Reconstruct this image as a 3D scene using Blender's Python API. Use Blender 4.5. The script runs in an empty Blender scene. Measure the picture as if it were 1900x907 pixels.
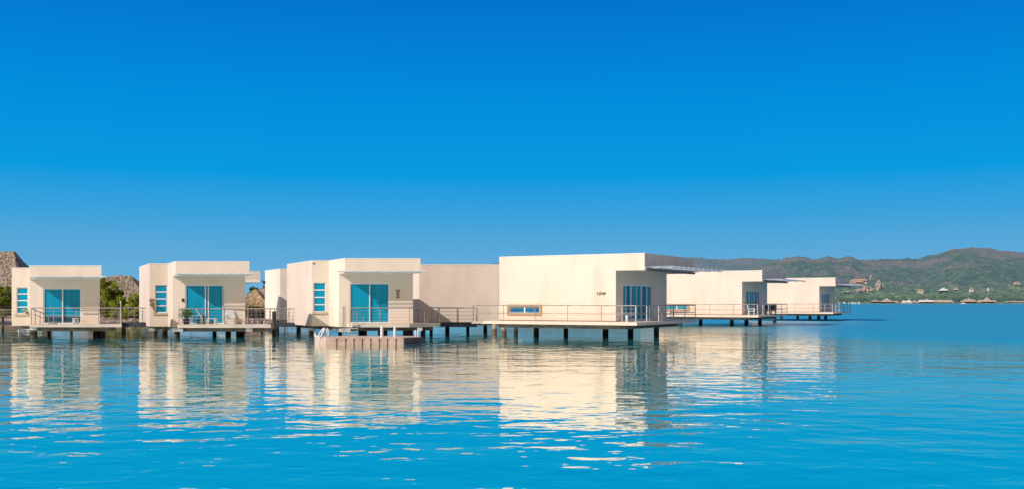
import bpy, bmesh, math, random
from mathutils import Vector, noise as mn
random.seed(7)
F = 1833.0; CX = 950.0; HY = 560.0; EYE = 2.6      # focal length and horizon of the photograph, eye height in metres
sc = bpy.context.scene
col = sc.collection
def gx(px, Y): return (px - CX) * Y / F            # photograph measurement -> metres at distance Y
def gz(py, Y): return EYE - (py - HY) * Y / F
WL0 = .35                                          # water level
def wy(py, slab=607.0): return (EYE - WL0) * F / ((py + slab) / 2 - HY)   # distance of a pile: the photograph shows it down to the end of its mirror image

# ------------------------------------------------------------------ materials
def new_mat(name):
    m = bpy.data.materials.new(name); m.use_nodes = True
    nt = m.node_tree; nt.nodes.clear()
    out = nt.nodes.new('ShaderNodeOutputMaterial')
    return m, nt, out
def N(nt, t, **kw):
    n = nt.nodes.new(t)
    for k, v in kw.items():
        if k.startswith('i_'):
            key = k[2:]
            key = int(key) if key.isdigit() else key.replace('_', ' ')
            n.inputs[key].default_value = v
        else: setattr(n, k, v)
    return n
def L(nt, a, b): nt.links.new(a, b)
def ramp(nt, fac, stops):
    r = nt.nodes.new('ShaderNodeValToRGB'); e = r.color_ramp.elements
    while len(e) > 1: e.remove(e[0])
    e[0].position = stops[0][0]; e[0].color = (*stops[0][1], 1)
    for p, c in stops[1:]:
        k = e.new(p); k.color = (*c, 1)
    L(nt, fac, r.inputs[0]); return r.outputs[0]
def noise_mat(name, c0, c1, scale=(3, 3, 3), detail=5, rough=.85, bump=0.0, bscale=None, metal=0.0, spec=.3, lo=.35, hi=.65):
    m, nt, out = new_mat(name)
    g = N(nt, 'ShaderNodeTexCoord'); mp = N(nt, 'ShaderNodeMapping'); mp.inputs['Scale'].default_value = scale
    L(nt, g.outputs['Object'], mp.inputs[0])
    nz = N(nt, 'ShaderNodeTexNoise'); nz.inputs['Scale'].default_value = 1; nz.inputs['Detail'].default_value = detail
    L(nt, mp.outputs[0], nz.inputs['Vector'])
    c = ramp(nt, nz.outputs[0], [(lo, c0), (hi, c1)])
    b = N(nt, 'ShaderNodeBsdfPrincipled'); b.inputs['Roughness'].default_value = rough; b.inputs['Metallic'].default_value = metal
    b.inputs['Specular IOR Level'].default_value = spec
    L(nt, c, b.inputs['Base Color'])
    if bump:
        n2 = N(nt, 'ShaderNodeTexNoise'); n2.inputs['Scale'].default_value = bscale or 8; n2.inputs['Detail'].default_value = 4
        L(nt, g.outputs['Object'], n2.inputs['Vector'])
        bp = N(nt, 'ShaderNodeBump'); bp.inputs['Strength'].default_value = 1; bp.inputs['Distance'].default_value = bump
        L(nt, n2.outputs[0], bp.inputs['Height']); L(nt, bp.outputs[0], b.inputs['Normal'])
    L(nt, b.outputs[0], out.inputs[0]); return m

def pile_mat(name, c0, c1):
    m, nt, out = new_mat(name)
    g = N(nt, 'ShaderNodeNewGeometry'); mp = N(nt, 'ShaderNodeMapping'); mp.inputs['Scale'].default_value = (3, 3, 1.5); L(nt, g.outputs['Position'], mp.inputs[0])
    n = N(nt, 'ShaderNodeTexNoise'); n.inputs['Scale'].default_value = 1; n.inputs['Detail'].default_value = 6; L(nt, mp.outputs[0], n.inputs['Vector'])
    c = ramp(nt, n.outputs[0], [(.3, c0), (.68, c1)])
    sp = N(nt, 'ShaderNodeSeparateXYZ'); L(nt, g.outputs['Position'], sp.inputs[0])
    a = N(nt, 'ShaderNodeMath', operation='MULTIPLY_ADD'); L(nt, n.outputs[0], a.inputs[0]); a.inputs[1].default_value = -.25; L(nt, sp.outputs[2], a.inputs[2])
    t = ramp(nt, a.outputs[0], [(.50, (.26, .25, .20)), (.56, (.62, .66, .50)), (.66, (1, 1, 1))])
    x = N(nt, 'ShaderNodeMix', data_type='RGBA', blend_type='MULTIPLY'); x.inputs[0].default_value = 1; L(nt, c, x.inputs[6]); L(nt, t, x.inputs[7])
    b = N(nt, 'ShaderNodeBsdfPrincipled'); b.inputs['Roughness'].default_value = .85; L(nt, x.outputs[2], b.inputs['Base Color'])
    bp = N(nt, 'ShaderNodeBump'); bp.inputs['Distance'].default_value = .03; L(nt, n.outputs[0], bp.inputs['Height']); L(nt, bp.outputs[0], b.inputs['Normal'])
    L(nt, b.outputs[0], out.inputs[0]); return m
def stucco_mat(name, base, dark):
    m, nt, out = new_mat(name)
    g = N(nt, 'ShaderNodeNewGeometry')
    def nz(scale, det):
        mp = N(nt, 'ShaderNodeMapping'); mp.inputs['Scale'].default_value = scale
        L(nt, g.outputs['Position'], mp.inputs[0])
        n = N(nt, 'ShaderNodeTexNoise'); n.inputs['Scale'].default_value = 1; n.inputs['Detail'].default_value = det
        L(nt, mp.outputs[0], n.inputs['Vector']); return n.outputs[0]
    big = nz((.5, .5, .35), 5); streak = nz((.9, .9, .22), 5); fine = nz((14, 14, 14), 3)
    c1 = ramp(nt, big, [(.3, dark), (.62, base)])
    c2 = ramp(nt, streak, [(.30, (.90, .885, .87)), (.52, (1, 1, 1))])
    mx = N(nt, 'ShaderNodeMix', data_type='RGBA', blend_type='MULTIPLY'); mx.inputs[0].default_value = .8
    L(nt, c1, mx.inputs[6]); L(nt, c2, mx.inputs[7])
    # grime just above the slab and below the coping
    sp = N(nt, 'ShaderNodeSeparateXYZ'); L(nt, g.outputs['Position'], sp.inputs[0])
    mr = N(nt, 'ShaderNodeMapRange'); mr.inputs[1].default_value = 1.0; mr.inputs[2].default_value = 2.3
    L(nt, sp.outputs[2], mr.inputs[0])
    c3 = ramp(nt, mr.outputs[0], [(0, (.93, .91, .88)), (1, (1, 1, 1))])
    m2 = N(nt, 'ShaderNodeMix', data_type='RGBA', blend_type='MULTIPLY'); m2.inputs[0].default_value = 1
    L(nt, mx.outputs[2], m2.inputs[6]); L(nt, c3, m2.inputs[7])
    b = N(nt, 'ShaderNodeBsdfPrincipled'); b.inputs['Roughness'].default_value = .92; b.inputs['Specular IOR Level'].default_value = .15
    L(nt, m2.outputs[2], b.inputs['Base Color'])
    bp = N(nt, 'ShaderNodeBump'); bp.inputs['Distance'].default_value = .012
    ad = N(nt, 'ShaderNodeMath', operation='ADD'); L(nt, fine, ad.inputs[0]); L(nt, big, ad.inputs[1])
    L(nt, ad.outputs[0], bp.inputs['Height']); L(nt, bp.outputs[0], b.inputs['Normal'])
    L(nt, b.outputs[0], out.inputs[0]); return m

M = {}
M['stucco'] = stucco_mat('cream_stucco', (.81, .685, .58), (.755, .63, .52))
M['slab'] = noise_mat('concrete_slab', (.56, .47, .39), (.68, .59, .50), (1.2, 1.2, 3), 5, .9, .01, 9)
M['coping'] = noise_mat('pale_coping', (.80, .76, .70), (.86, .82, .77), (2, 2, 2), 3, .8)
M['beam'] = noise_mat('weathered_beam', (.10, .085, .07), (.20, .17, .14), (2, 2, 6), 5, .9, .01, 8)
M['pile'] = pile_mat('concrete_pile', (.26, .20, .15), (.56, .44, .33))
M['darkpile'] = pile_mat('dark_pile', (.035, .03, .028), (.12, .10, .08))  # dark posts; also deck piles whose shade is put into the colour
M['white'] = noise_mat('white_paint', (.72, .73, .74), (.82, .83, .84), (5, 5, 5), 3, .45)
M['plastic'] = noise_mat('white_plastic', (.74, .74, .74), (.82, .82, .82), (9, 9, 9), 2, .4, spec=.4)
M['rail'] = noise_mat('rail_metal', (.30, .26, .23), (.46, .41, .37), (4, 4, 4), 4, .5, metal=.3)
M['steel'] = noise_mat('pale_steel', (.50, .48, .46), (.64, .62, .60), (4, 4, 4), 4, .45, metal=.2)
M['soffit'] = noise_mat('grey_soffit', (.11, .105, .10), (.17, .165, .16), (3, 3, 3), 3, .8)
M['wood'] = noise_mat('tan_wood', (.38, .20, .07), (.52, .30, .12), (2, 2, 14), 4, .7)
M['sill'] = noise_mat('tan_sill', (.52, .38, .22), (.62, .47, .29), (4, 4, 4), 4, .8)
M['darkmetal'] = noise_mat('dark_metal', (.025, .02, .018), (.06, .05, .045), (6, 6, 6), 3, .5)
M['walk'] = noise_mat('dark_walkway', (.03, .04, .06), (.07, .08, .10), (2, 2, 8), 4, .7)
M['thatch'] = noise_mat('grey_thatch', (.10, .08, .06), (.44, .36, .28), (5, 5, 1.4), 6, .95, .05, 6)
M['thatch2'] = noise_mat('golden_thatch', (.24, .16, .08), (.55, .40, .23), (8, 8, 1.4), 6, .95, .05, 6)
M['straw'] = noise_mat('straw_ends', (.11, .085, .06), (.60, .50, .38), (5, 5, 5), 3, .95)
M['straw2'] = noise_mat('golden_straw', (.30, .20, .10), (.60, .45, .27), (3, 3, 3), 3, .95)
M['bark'] = noise_mat('bark', (.06, .045, .03), (.16, .12, .08), (4, 4, 2), 5, .95, .03, 9)
M['dock'] = noise_mat('pink_dock_block', (.48, .33, .26), (.62, .46, .38), (2, 2, 2), 4, .75, .004, 20)
M['dockshade'] = noise_mat('shaded_dock_block', (.09, .07, .09), (.15, .12, .15), (2, 2, 2), 4, .75)  # dock colour darkened to stand for its shaded right face
M['gap'] = noise_mat('dock_seam', (.10, .05, .03), (.16, .08, .05), (3, 3, 3), 2, .9)
M['rock'] = noise_mat('shore_rock', (.16, .12, .09), (.42, .33, .26), (1.1, 1.1, 1.1), 6, .95, .06, 3)
M['soil'] = noise_mat('shore_soil', (.22, .17, .11), (.40, .31, .22), (.5, .5, .5), 6, .95, .05, 2)
M['pot'] = noise_mat('purple_glaze', (.07, .03, .08), (.12, .05, .13), (6, 6, 6), 3, .3)
M['pipe'] = noise_mat('pale_pipe', (.45, .55, .56), (.60, .70, .70), (3, 3, 3), 3, .5)
M['wallrock'] = noise_mat('pale_wall', (.40, .33, .26), (.52, .45, .37), (.4, .4, .4), 4, .9)

def leaf_mat(name, cs, haze=0.0):
    m, nt, out = new_mat(name)
    g = N(nt, 'ShaderNodeNewGeometry')
    n1 = N(nt, 'ShaderNodeTexNoise'); n1.inputs['Scale'].default_value = .9; n1.inputs['Detail'].default_value = 2
    L(nt, g.outputs['Position'], n1.inputs['Vector'])
    mx = N(nt, 'ShaderNodeMath', operation='MULTIPLY_ADD'); L(nt, g.outputs['Random Per Island'], mx.inputs[0]); mx.inputs[1].default_value = .5
    sub = N(nt, 'ShaderNodeMath', operation='SUBTRACT'); L(nt, n1.outputs[0], sub.inputs[0]); sub.inputs[1].default_value = .25
    L(nt, sub.outputs[0], mx.inputs[2])
    c = ramp(nt, mx.outputs[0], [(.1 + .8 * i / (len(cs) - 1), q) for i, q in enumerate(cs)])
    d = N(nt, 'ShaderNodeBsdfDiffuse'); t = N(nt, 'ShaderNodeBsdfTranslucent'); L(nt, c, d.inputs[0]); L(nt, c, t.inputs[0])
    s = N(nt, 'ShaderNodeMixShader'); s.inputs[0].default_value = .3; L(nt, d.outputs[0], s.inputs[1]); L(nt, t.outputs[0], s.inputs[2])
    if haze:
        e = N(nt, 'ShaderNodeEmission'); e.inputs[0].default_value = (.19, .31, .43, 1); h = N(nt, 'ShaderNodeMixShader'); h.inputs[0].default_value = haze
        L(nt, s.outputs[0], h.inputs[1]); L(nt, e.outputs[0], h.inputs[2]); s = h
    L(nt, s.outputs[0], out.inputs[0]); return m
M['leaf'] = leaf_mat('mangrove_leaf', [(.08, .12, .015), (.28, .33, .04), (.52, .54, .10)])
M['leafy'] = leaf_mat('yellow_leaf', [(.14, .17, .03), (.38, .40, .06), (.60, .58, .15)])
M['palmleaf'] = leaf_mat('palm_leaf', [(.04, .08, .015), (.12, .19, .03), (.22, .30, .06)])
M['potleaf'] = leaf_mat('pot_leaf', [(.02, .07, .01), (.05, .16, .02), (.14, .26, .05)])
M['dryleaf'] = leaf_mat('dry_leaf', [(.18, .14, .05), (.38, .30, .14), (.62, .56, .38)])
M['flower'] = leaf_mat('pale_flower', [(.30, .32, .12), (.62, .60, .38), (.80, .78, .62)])

def blind_mat(name, c0, c1, streaks=0.0, dark_below=None):
    m, nt, out = new_mat(name)
    g = N(nt, 'ShaderNodeNewGeometry'); mp = N(nt, 'ShaderNodeMapping'); mp.inputs['Scale'].default_value = (5, 5, .25)
    L(nt, g.outputs['Position'], mp.inputs[0])
    n = N(nt, 'ShaderNodeTexNoise'); n.inputs['Scale'].default_value = 1; n.inputs['Detail'].default_value = 3
    L(nt, mp.outputs[0], n.inputs['Vector'])
    c = ramp(nt, n.outputs[0], [(.5 - .2, c0), (.5 + .2, c1)])
    b = N(nt, 'ShaderNodeBsdfPrincipled'); b.inputs['Roughness'].default_value = .12; b.inputs['Specular IOR Level'].default_value = .22
    L(nt, c, b.inputs['Base Color']); L(nt, b.outputs[0], out.inputs[0]); return m
M['blind'] = blind_mat('cyan_blind_glass', (.0, .245, .41), (.002, .31, .49))
M['blinddark'] = blind_mat('dark_glass', (.005, .05, .10), (.01, .08, .15))
M['curtain'] = blind_mat('blue_curtain_glass', (.0, .22, .35), (.0, .34, .50))
M['lowglass'] = blind_mat('deep_blue_glass', (.0, .10, .25), (.0, .18, .38))
M['tealglass'] = blind_mat('teal_glass', (.02, .25, .34), (.03, .34, .42))

def sheet_mat(name, trl, opq):
    m, nt, out = new_mat(name)
    g = N(nt, 'ShaderNodeNewGeometry')
    n = N(nt, 'ShaderNodeTexNoise'); n.inputs['Scale'].default_value = 3; L(nt, g.outputs['Position'], n.inputs['Vector'])
    c = ramp(nt, n.outputs[0], [(.3, (.66, .67, .68)), (.7, (.80, .81, .82))])
    d = N(nt, 'ShaderNodeBsdfDiffuse'); t = N(nt, 'ShaderNodeBsdfTranslucent'); tr = N(nt, 'ShaderNodeBsdfTransparent')
    L(nt, c, d.inputs[0]); L(nt, c, t.inputs[0])
    a = N(nt, 'ShaderNodeMixShader'); a.inputs[0].default_value = trl; L(nt, d.outputs[0], a.inputs[1]); L(nt, t.outputs[0], a.inputs[2])
    s = N(nt, 'ShaderNodeMixShader'); s.inputs[0].default_value = opq; L(nt, tr.outputs[0], s.inputs[1]); L(nt, a.outputs[0], s.inputs[2])
    L(nt, s.outputs[0], out.inputs[0]); return m
M['sheet'] = sheet_mat('clear_corrugated_sheet', .6, .3)
M['sheet2'] = sheet_mat('white_corrugated_sheet', .85, .95)
M['sheetedge'] = noise_mat('sheet_edge', (.55, .55, .56), (.72, .72, .73), (4, 4, 4), 3, .5)

# ------------------------------------------------------------------ mesh helpers
class MB:
    def __init__(s): s.v = []; s.f = []
    def quad(s, *pts):
        i = len(s.v); s.v += [tuple(p) for p in pts]; s.f.append(tuple(range(i, i + len(pts))))
    def hexa(s, p):                                   # p: 4 bottom, 4 top
        i = len(s.v); s.v += [tuple(q) for q in p]
        for f in ((3, 2, 1, 0), (4, 5, 6, 7), (0, 1, 5, 4), (1, 2, 6, 5), (2, 3, 7, 6), (3, 0, 4, 7)): s.f.append(tuple(i + k for k in f))
    def box(s, x0, x1, y0, y1, z0, z1):
        s.hexa([(x0, y0, z0), (x1, y0, z0), (x1, y1, z0), (x0, y1, z0), (x0, y0, z1), (x1, y0, z1), (x1, y1, z1), (x0, y1, z1)])
    def prism(s, poly, z0, z1):
        i = len(s.v); n = len(poly)
        s.v += [(x, y, z0) for x, y in poly] + [(x, y, z1) for x, y in poly]
        s.f.append(tuple(i + k for k in reversed(range(n)))); s.f.append(tuple(i + n + k for k in range(n)))
        for k in range(n):
            q = (k + 1) % n; s.f.append((i + k, i + q, i + n + q, i + n + k))
    def tube(s, pts, r, sides=6, caps=True):
        pts = [Vector(p) for p in pts]; rr = r if isinstance(r, (list, tuple)) else [r] * len(pts)
        i0 = len(s.v); n = len(pts)
        for k, p in enumerate(pts):
            d = (pts[min(k + 1, n - 1)] - pts[max(k - 1, 0)]).normalized()
            a = d.cross(Vector((0, 0, 1)))
            if a.length < 1e-3: a = d.cross(Vector((1, 0, 0)))
            a.normalize(); b = d.cross(a)
            for j in range(sides):
                t = 2 * math.pi * (j + .5) / sides
                s.v.append(tuple(p + (a * math.cos(t) + b * math.sin(t)) * rr[k]))
        for k in range(n - 1):
            for j in range(sides):
                q = (j + 1) % sides
                s.f.append((i0 + k * sides + j, i0 + k * sides + q, i0 + (k + 1) * sides + q, i0 + (k + 1) * sides + j))
        if caps:
            s.f.append(tuple(i0 + j for j in range(sides))); s.f.append(tuple(i0 + (n - 1) * sides + j for j in range(sides)))
    def lathe(s, prof, c=(0, 0, 0), sides=14):
        i0 = len(s.v)
        for r, z in prof:
            for j in range(sides):
                t = 2 * math.pi * j / sides; s.v.append((c[0] + r * math.cos(t), c[1] + r * math.sin(t), c[2] + z))
        for k in range(len(prof) - 1):
            for j in range(sides):
                q = (j + 1) % sides
                s.f.append((i0 + k * sides + j, i0 + k * sides + q, i0 + (k + 1) * sides + q, i0 + (k + 1) * sides + j))
        s.f.append(tuple(i0 + j for j in reversed(range(sides)))); s.f.append(tuple(i0 + (len(prof) - 1) * sides + j for j in range(sides)))
    def build(s, name, mat, parent=None, fix=True, smooth=False, bevel=0):
        me = bpy.data.meshes.new(name); me.from_pydata(s.v, [], s.f)
        if fix:
            bm = bmesh.new(); bm.from_mesh(me); bmesh.ops.recalc_face_normals(bm, faces=bm.faces); bm.to_mesh(me); bm.free()
        if smooth:
            for p in me.polygons: p.use_smooth = True
        me.materials.append(mat)
        o = bpy.data.objects.new(name, me); col.objects.link(o)
        if parent:
            o.parent = parent
            root = parent
            while root.parent: root = root.parent
            me.transform(__import__('mathutils').Matrix.Translation(-root.location)) if False else None
        if bevel:
            b = o.modifiers.new('bevel', 'BEVEL'); b.width = bevel; b.segments = 2; b.limit_method = 'ANGLE'
        return o
def tag(o, label=None, cat=None, group=None, kind=None):
    for k, v in (('label', label), ('category', cat), ('group', group), ('kind', kind)):
        if v: o[k] = v
    return o
def thing(name, label, cat, loc=(0, 0, 0), rz=0, group=None):
    o = bpy.data.objects.new(name, None); col.objects.link(o); o.location = loc; o.rotation_euler = (0, 0, rz)
    o.empty_display_size = .3
    return tag(o, label, cat, group)
def copy_tree(o, parent=None):
    c = o.copy(); col.objects.link(c); c.parent = parent
    for ch in list(o.children): copy_tree(ch, c)
    return c

class Plane:                                           # a vertical wall plane from a to b, outward to the right of a->b
    def __init__(s, a, b):
        s.a = Vector((a[0], a[1])); d = Vector((b[0], b[1])) - s.a; s.L = d.length; s.d = d / s.L; s.n = Vector((s.d.y, -s.d.x))
    def P(s, t, dep, z):
        q = s.a + s.d * t - s.n * dep; return (q.x, q.y, z)
    def box(s, mb, t0, t1, d0, d1, z0, z1):
        mb.hexa([s.P(t0, d0, z0), s.P(t1, d0, z0), s.P(t1, d1, z0), s.P(t0, d1, z0), s.P(t0, d0, z1), s.P(t1, d0, z1), s.P(t1, d1, z1), s.P(t0, d1, z1)])
    def panel(s, mb, z0, z1, t, ops=()):
        ss = sorted({0, s.L, *[q for o in ops for q in o[:2]]}); zs = sorted({z0, z1, *[q for o in ops for q in o[2:]]})
        def hole(i, j):
            if not (0 <= i < len(ss) - 1 and 0 <= j < len(zs) - 1): return None
            a = (ss[i] + ss[i + 1]) / 2; b = (zs[j] + zs[j + 1]) / 2
            return any(o[0] < a < o[1] and o[2] < b < o[3] for o in ops)
        for i in range(len(ss) - 1):
            for j in range(len(zs) - 1):
                if hole(i, j): continue
                A, B, C, D = ss[i], ss[i + 1], zs[j], zs[j + 1]
                mb.quad(s.P(A, 0, C), s.P(B, 0, C), s.P(B, 0, D), s.P(A, 0, D))
                if hole(i + 1, j): mb.quad(s.P(B, 0, C), s.P(B, t, C), s.P(B, t, D), s.P(B, 0, D))
                if hole(i - 1, j): mb.quad(s.P(A, t, C), s.P(A, 0, C), s.P(A, 0, D), s.P(A, t, D))
                if hole(i, j + 1): mb.quad(s.P(A, 0, D), s.P(B, 0, D), s.P(B, t, D), s.P(A, t, D))
                if hole(i, j - 1): mb.quad(s.P(A, t, C), s.P(B, t, C), s.P(B, 0, C), s.P(A, 0, C))

def make_pile(x, y, ztop, r, mat, parent, name='pile'):
    mb = MB(); mb.lathe([(r * 1.04, -2.5), (r * 1.02, 0), (r, .5), (r * .97, ztop)], (x, y, 0), 12)
    return mb.build(name, mat, parent, smooth=False)

def railing(pts, parent, h=1.0, spacing=1.5, mat=None, cab=(.2, .4, .6, .8), mid=None, postr=.026, skip_posts=()):
    """pts: list of (x, y, z) on the deck edge. Top rail is the part; posts and cables are its pieces."""
    mat = mat or M['rail']
    P = [Vector(p) for p in pts]
    mb = MB()
    for a, b in zip(P, P[1:]): mb.tube([a + Vector((0, 0, h)), b + Vector((0, 0, h))], .032, 6)
    top = mb.build('railing', mat, parent)
    for a, b in zip(P, P[1:]):
        n = max(1, round((b - a).length / spacing))
        for k in range(n + 1):
            if k == n and b is not P[-1]: continue
            q = a.lerp(b, k / n)
            m = MB(); m.tube([q + Vector((0, 0, -.12)), q + Vector((0, 0, h - .034))], postr, 6); m.build('post', mat, top)
    for c in cab:
        m = MB()
        for a, b in zip(P, P[1:]): m.tube([a + Vector((0, 0, h * c)), b + Vector((0, 0, h * c))], .009, 4)
        m.build('cable', mat, top)
    if mid:
        m = MB()
        for a, b in zip(P, P[1:]): m.tube([a + Vector((0, 0, h * mid)), b + Vector((0, 0, h * mid))], .022, 6)
        m.build('mid_rail', mat, top)
    return top

def sheet(parent, origin, ax, ay, lx, ly, z, pitch=.22, amp=.022, mat='sheet'):
    """corrugated sheet: ax along the eave, ay outward"""
    mb = MB(); n = int(lx / pitch * 4)
    o = Vector(origin); ax = Vector(ax); ay = Vector(ay)
    for k in range(n + 1):
        t = lx * k / n; h = z + amp * math.sin(2 * math.pi * t / pitch)
        for d in (0, ly):
            q = o + ax * t + ay * d; mb.v.append((q.x, q.y, h)); 
    for k in range(n): mb.f.append((2 * k, 2 * k + 1, 2 * k + 3, 2 * k + 2))
    c = mb.build('canopy', M['sheet'], parent, fix=False, smooth=True); c.data.materials[0] = M[mat]
    m = MB()
    for d in (.03, ly * .5, ly - .03):
        a = o + ax * 0.02 + ay * d; b = o + ax * (lx - .02) + ay * d
        m.tube([(a.x, a.y, z - .055), (b.x, b.y, z - .055)], .028, 4)
    m.build('purlin', M['sheetedge'], c)
    return c

# ------------------------------------------------------------------ camera, sun and sky
cam = bpy.data.cameras.new('camera'); co = bpy.data.objects.new('camera', cam); col.objects.link(co)
cam.sensor_width = 36; cam.lens = 36 * F / 1900; cam.shift_y = (HY - 453.5) / 1900
co.location = (0, 0, EYE); co.rotation_euler = (math.radians(90), 0, 0)
cam.clip_start = .1; cam.clip_end = 30000; sc.camera = co

SUN = Vector((-1.50, -1.0, 1.38)).normalized()
sl = bpy.data.lights.new('sun', 'SUN'); sl.energy = 4.1; sl.angle = math.radians(.5); sl.color = (1.0, .92, .85)
so = bpy.data.objects.new('sun', sl); col.objects.link(so); so.rotation_euler = SUN.to_track_quat('Z', 'Y').to_euler(); so.location = (-40, -20, 60)

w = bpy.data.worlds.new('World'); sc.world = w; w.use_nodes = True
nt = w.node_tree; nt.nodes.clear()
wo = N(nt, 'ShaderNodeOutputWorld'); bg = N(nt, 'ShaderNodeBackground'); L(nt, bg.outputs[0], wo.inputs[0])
sky = N(nt, 'ShaderNodeTexSky'); sky.sky_type = 'NISHITA'; sky.sun_disc = False
sky.sun_elevation = math.asin(SUN.z); sky.sun_rotation = math.atan2(SUN.x, SUN.y)
sky.altitude = 0; sky.air_density = 1.0; sky.dust_density = 1.0; sky.ozone_density = 2.0
tc = N(nt, 'ShaderNodeTexCoord'); sp = N(nt, 'ShaderNodeSeparateXYZ'); L(nt, tc.outputs['Generated'], sp.inputs[0])
# clear polarised-looking blue away from the sun, deepening with elevation
blue = ramp(nt, sp.outputs[2], [(0, (.17, .46, .72)), (.044, (.118, .40, .69)), (.085, (.045, .36, .71)), (.125, (.003, .325, .745)),
                                (.196, (.001, .265, .715)), (.30, (.001, .165, .61)), (.6, (.002, .09, .42)), (1, (.002, .06, .3))])
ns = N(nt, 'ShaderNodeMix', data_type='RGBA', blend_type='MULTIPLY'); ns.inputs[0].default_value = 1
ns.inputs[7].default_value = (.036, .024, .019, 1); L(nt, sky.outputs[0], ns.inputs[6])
na = N(nt, 'ShaderNodeMix', data_type='RGBA', blend_type='ADD'); na.inputs[0].default_value = 1; L(nt, ns.outputs[2], na.inputs[6]); na.inputs[7].default_value = (.30, .225, .18, 1)   # pale warm fill light added to the sky behind the camera
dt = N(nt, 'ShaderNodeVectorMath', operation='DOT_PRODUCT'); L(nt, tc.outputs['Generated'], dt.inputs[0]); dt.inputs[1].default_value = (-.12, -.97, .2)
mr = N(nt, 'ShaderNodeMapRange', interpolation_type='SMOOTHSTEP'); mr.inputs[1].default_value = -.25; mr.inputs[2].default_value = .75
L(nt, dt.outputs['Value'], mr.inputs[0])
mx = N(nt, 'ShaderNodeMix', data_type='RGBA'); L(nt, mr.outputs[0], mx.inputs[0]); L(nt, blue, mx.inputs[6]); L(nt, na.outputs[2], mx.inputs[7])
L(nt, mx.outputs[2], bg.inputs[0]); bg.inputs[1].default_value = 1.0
sc.view_settings.view_transform = 'Standard'; sc.view_settings.look = 'None'; sc.view_settings.exposure = 0; sc.view_settings.gamma = 1
sc.cycles.use_denoising = True
sc.cycles.max_bounces = 8; sc.cycles.transparent_max_bounces = 12

# ------------------------------------------------------------------ water
def water_mat():
    m, nt, out = new_mat('lagoon_water')
    g = N(nt, 'ShaderNodeNewGeometry')
    def wn(sx, sy, rot, det, dist=0.0, off=0):
        mp = N(nt, 'ShaderNodeMapping'); mp.inputs['Scale'].default_value = (sx, sy, 1); mp.inputs['Rotation'].default_value = (0, 0, rot)
        mp.inputs['Location'].default_value = (off, off * .7, off * 1.3)
        L(nt, g.outputs['Position'], mp.inputs[0])
        n = N(nt, 'ShaderNodeTexNoise'); n.inputs['Scale'].default_value = 1; n.inputs['Detail'].default_value = det
        n.inputs['Roughness'].default_value = .45; n.inputs['Distortion'].default_value = dist
        L(nt, mp.outputs[0], n.inputs['Vector']); return n.outputs[0]
    def mul(a, k):
        n = N(nt, 'ShaderNodeMath', operation='MULTIPLY'); L(nt, a, n.inputs[0])
        if isinstance(k, (int, float)): n.inputs[1].default_value = k
        else: L(nt, k, n.inputs[1])
        return n.outputs[0]
    def add(a, b):
        n = N(nt, 'ShaderNodeMath', operation='ADD'); L(nt, a, n.inputs[0]); L(nt, b, n.inputs[1]); return n.outputs[0]
    def rng(a, lo, hi, t0=0., t1=1.):
        n = N(nt, 'ShaderNodeMapRange', interpolation_type='SMOOTHSTEP')
        for i, v in enumerate((lo, hi, t0, t1)): n.inputs[i + 1].default_value = v
        L(nt, a, n.inputs[0]); return n.outputs[0]
    sp = N(nt, 'ShaderNodeSeparateXYZ'); L(nt, g.outputs['Position'], sp.inputs[0])
    X, Y = sp.outputs[0], sp.outputs[1]
    h1 = mul(wn(.22, .36, .10, 2, .3), .042)
    h2 = mul(wn(1.05, 1.3, -.14, 2, .3, 3), .022)
    h3 = mul(wn(2.3, 3.3, .2, 2, .2, 7), .0044)
    patch = rng(wn(.06, .06, .3, 3, .6, 11), .38, .62, .85, 1.3)
    calm = mul(add(add(h1, h2), h3), patch)
    # open water beyond the villas is ruffled by the wind
    q = add(Y, mul(wn(.03, .05, 0, 3, .5, 20), 30.0))
    wind = mul(rng(q, 56, 88), rng(X, 8, 34))
    r1 = mul(mul(wn(.9, 1.5, .2, 3, .3, 31), .42), wind)
    height = add(calm, r1)
    bp = N(nt, 'ShaderNodeBump'); bp.inputs['Strength'].default_value = 1; bp.inputs['Distance'].default_value = 1
    L(nt, height, bp.inputs['Height'])
    fr = N(nt, 'ShaderNodeFresnel'); fr.inputs[0].default_value = 1.33; L(nt, bp.outputs[0], fr.inputs[1])
    pw = N(nt, 'ShaderNodeMath', operation='POWER'); L(nt, fr.outputs[0], pw.inputs[0]); pw.inputs[1].default_value = .30
    d = N(nt, 'ShaderNodeBsdfDiffuse')
    body = ramp(nt, wn(.012, .03, .1, 4, .4, 50), [(.35, (.0, .34, .42)), (.65, (.0, .46, .52))])
    bm_ = N(nt, 'ShaderNodeMix', data_type='RGBA'); L(nt, wind, bm_.inputs[0]); L(nt, body, bm_.inputs[6]); bm_.inputs[7].default_value = (.0, .305, .485, 1)
    L(nt, bm_.outputs[2], d.inputs[0])
    gl = N(nt, 'ShaderNodeBsdfGlossy'); gl.inputs[0].default_value = (1, .975, .86, 1); rg = N(nt, 'ShaderNodeMath', operation='MULTIPLY_ADD'); L(nt, wind, rg.inputs[0]); rg.inputs[1].default_value = .32; rg.inputs[2].default_value = .012; L(nt, rg.outputs[0], gl.inputs['Roughness'])
    L(nt, bp.outputs[0], gl.inputs['Normal'])
    wf = N(nt, 'ShaderNodeMath', operation='MULTIPLY_ADD'); L(nt, wind, wf.inputs[0]); wf.inputs[1].default_value = -.55; wf.inputs[2].default_value = 1.0
    s = N(nt, 'ShaderNodeMixShader'); L(nt, mul(pw.outputs[0], wf.outputs[0]), s.inputs[0]); L(nt, d.outputs[0], s.inputs[1]); L(nt, gl.outputs[0], s.inputs[2])
    L(nt, s.outputs[0], out.inputs[0]); return m
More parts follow.
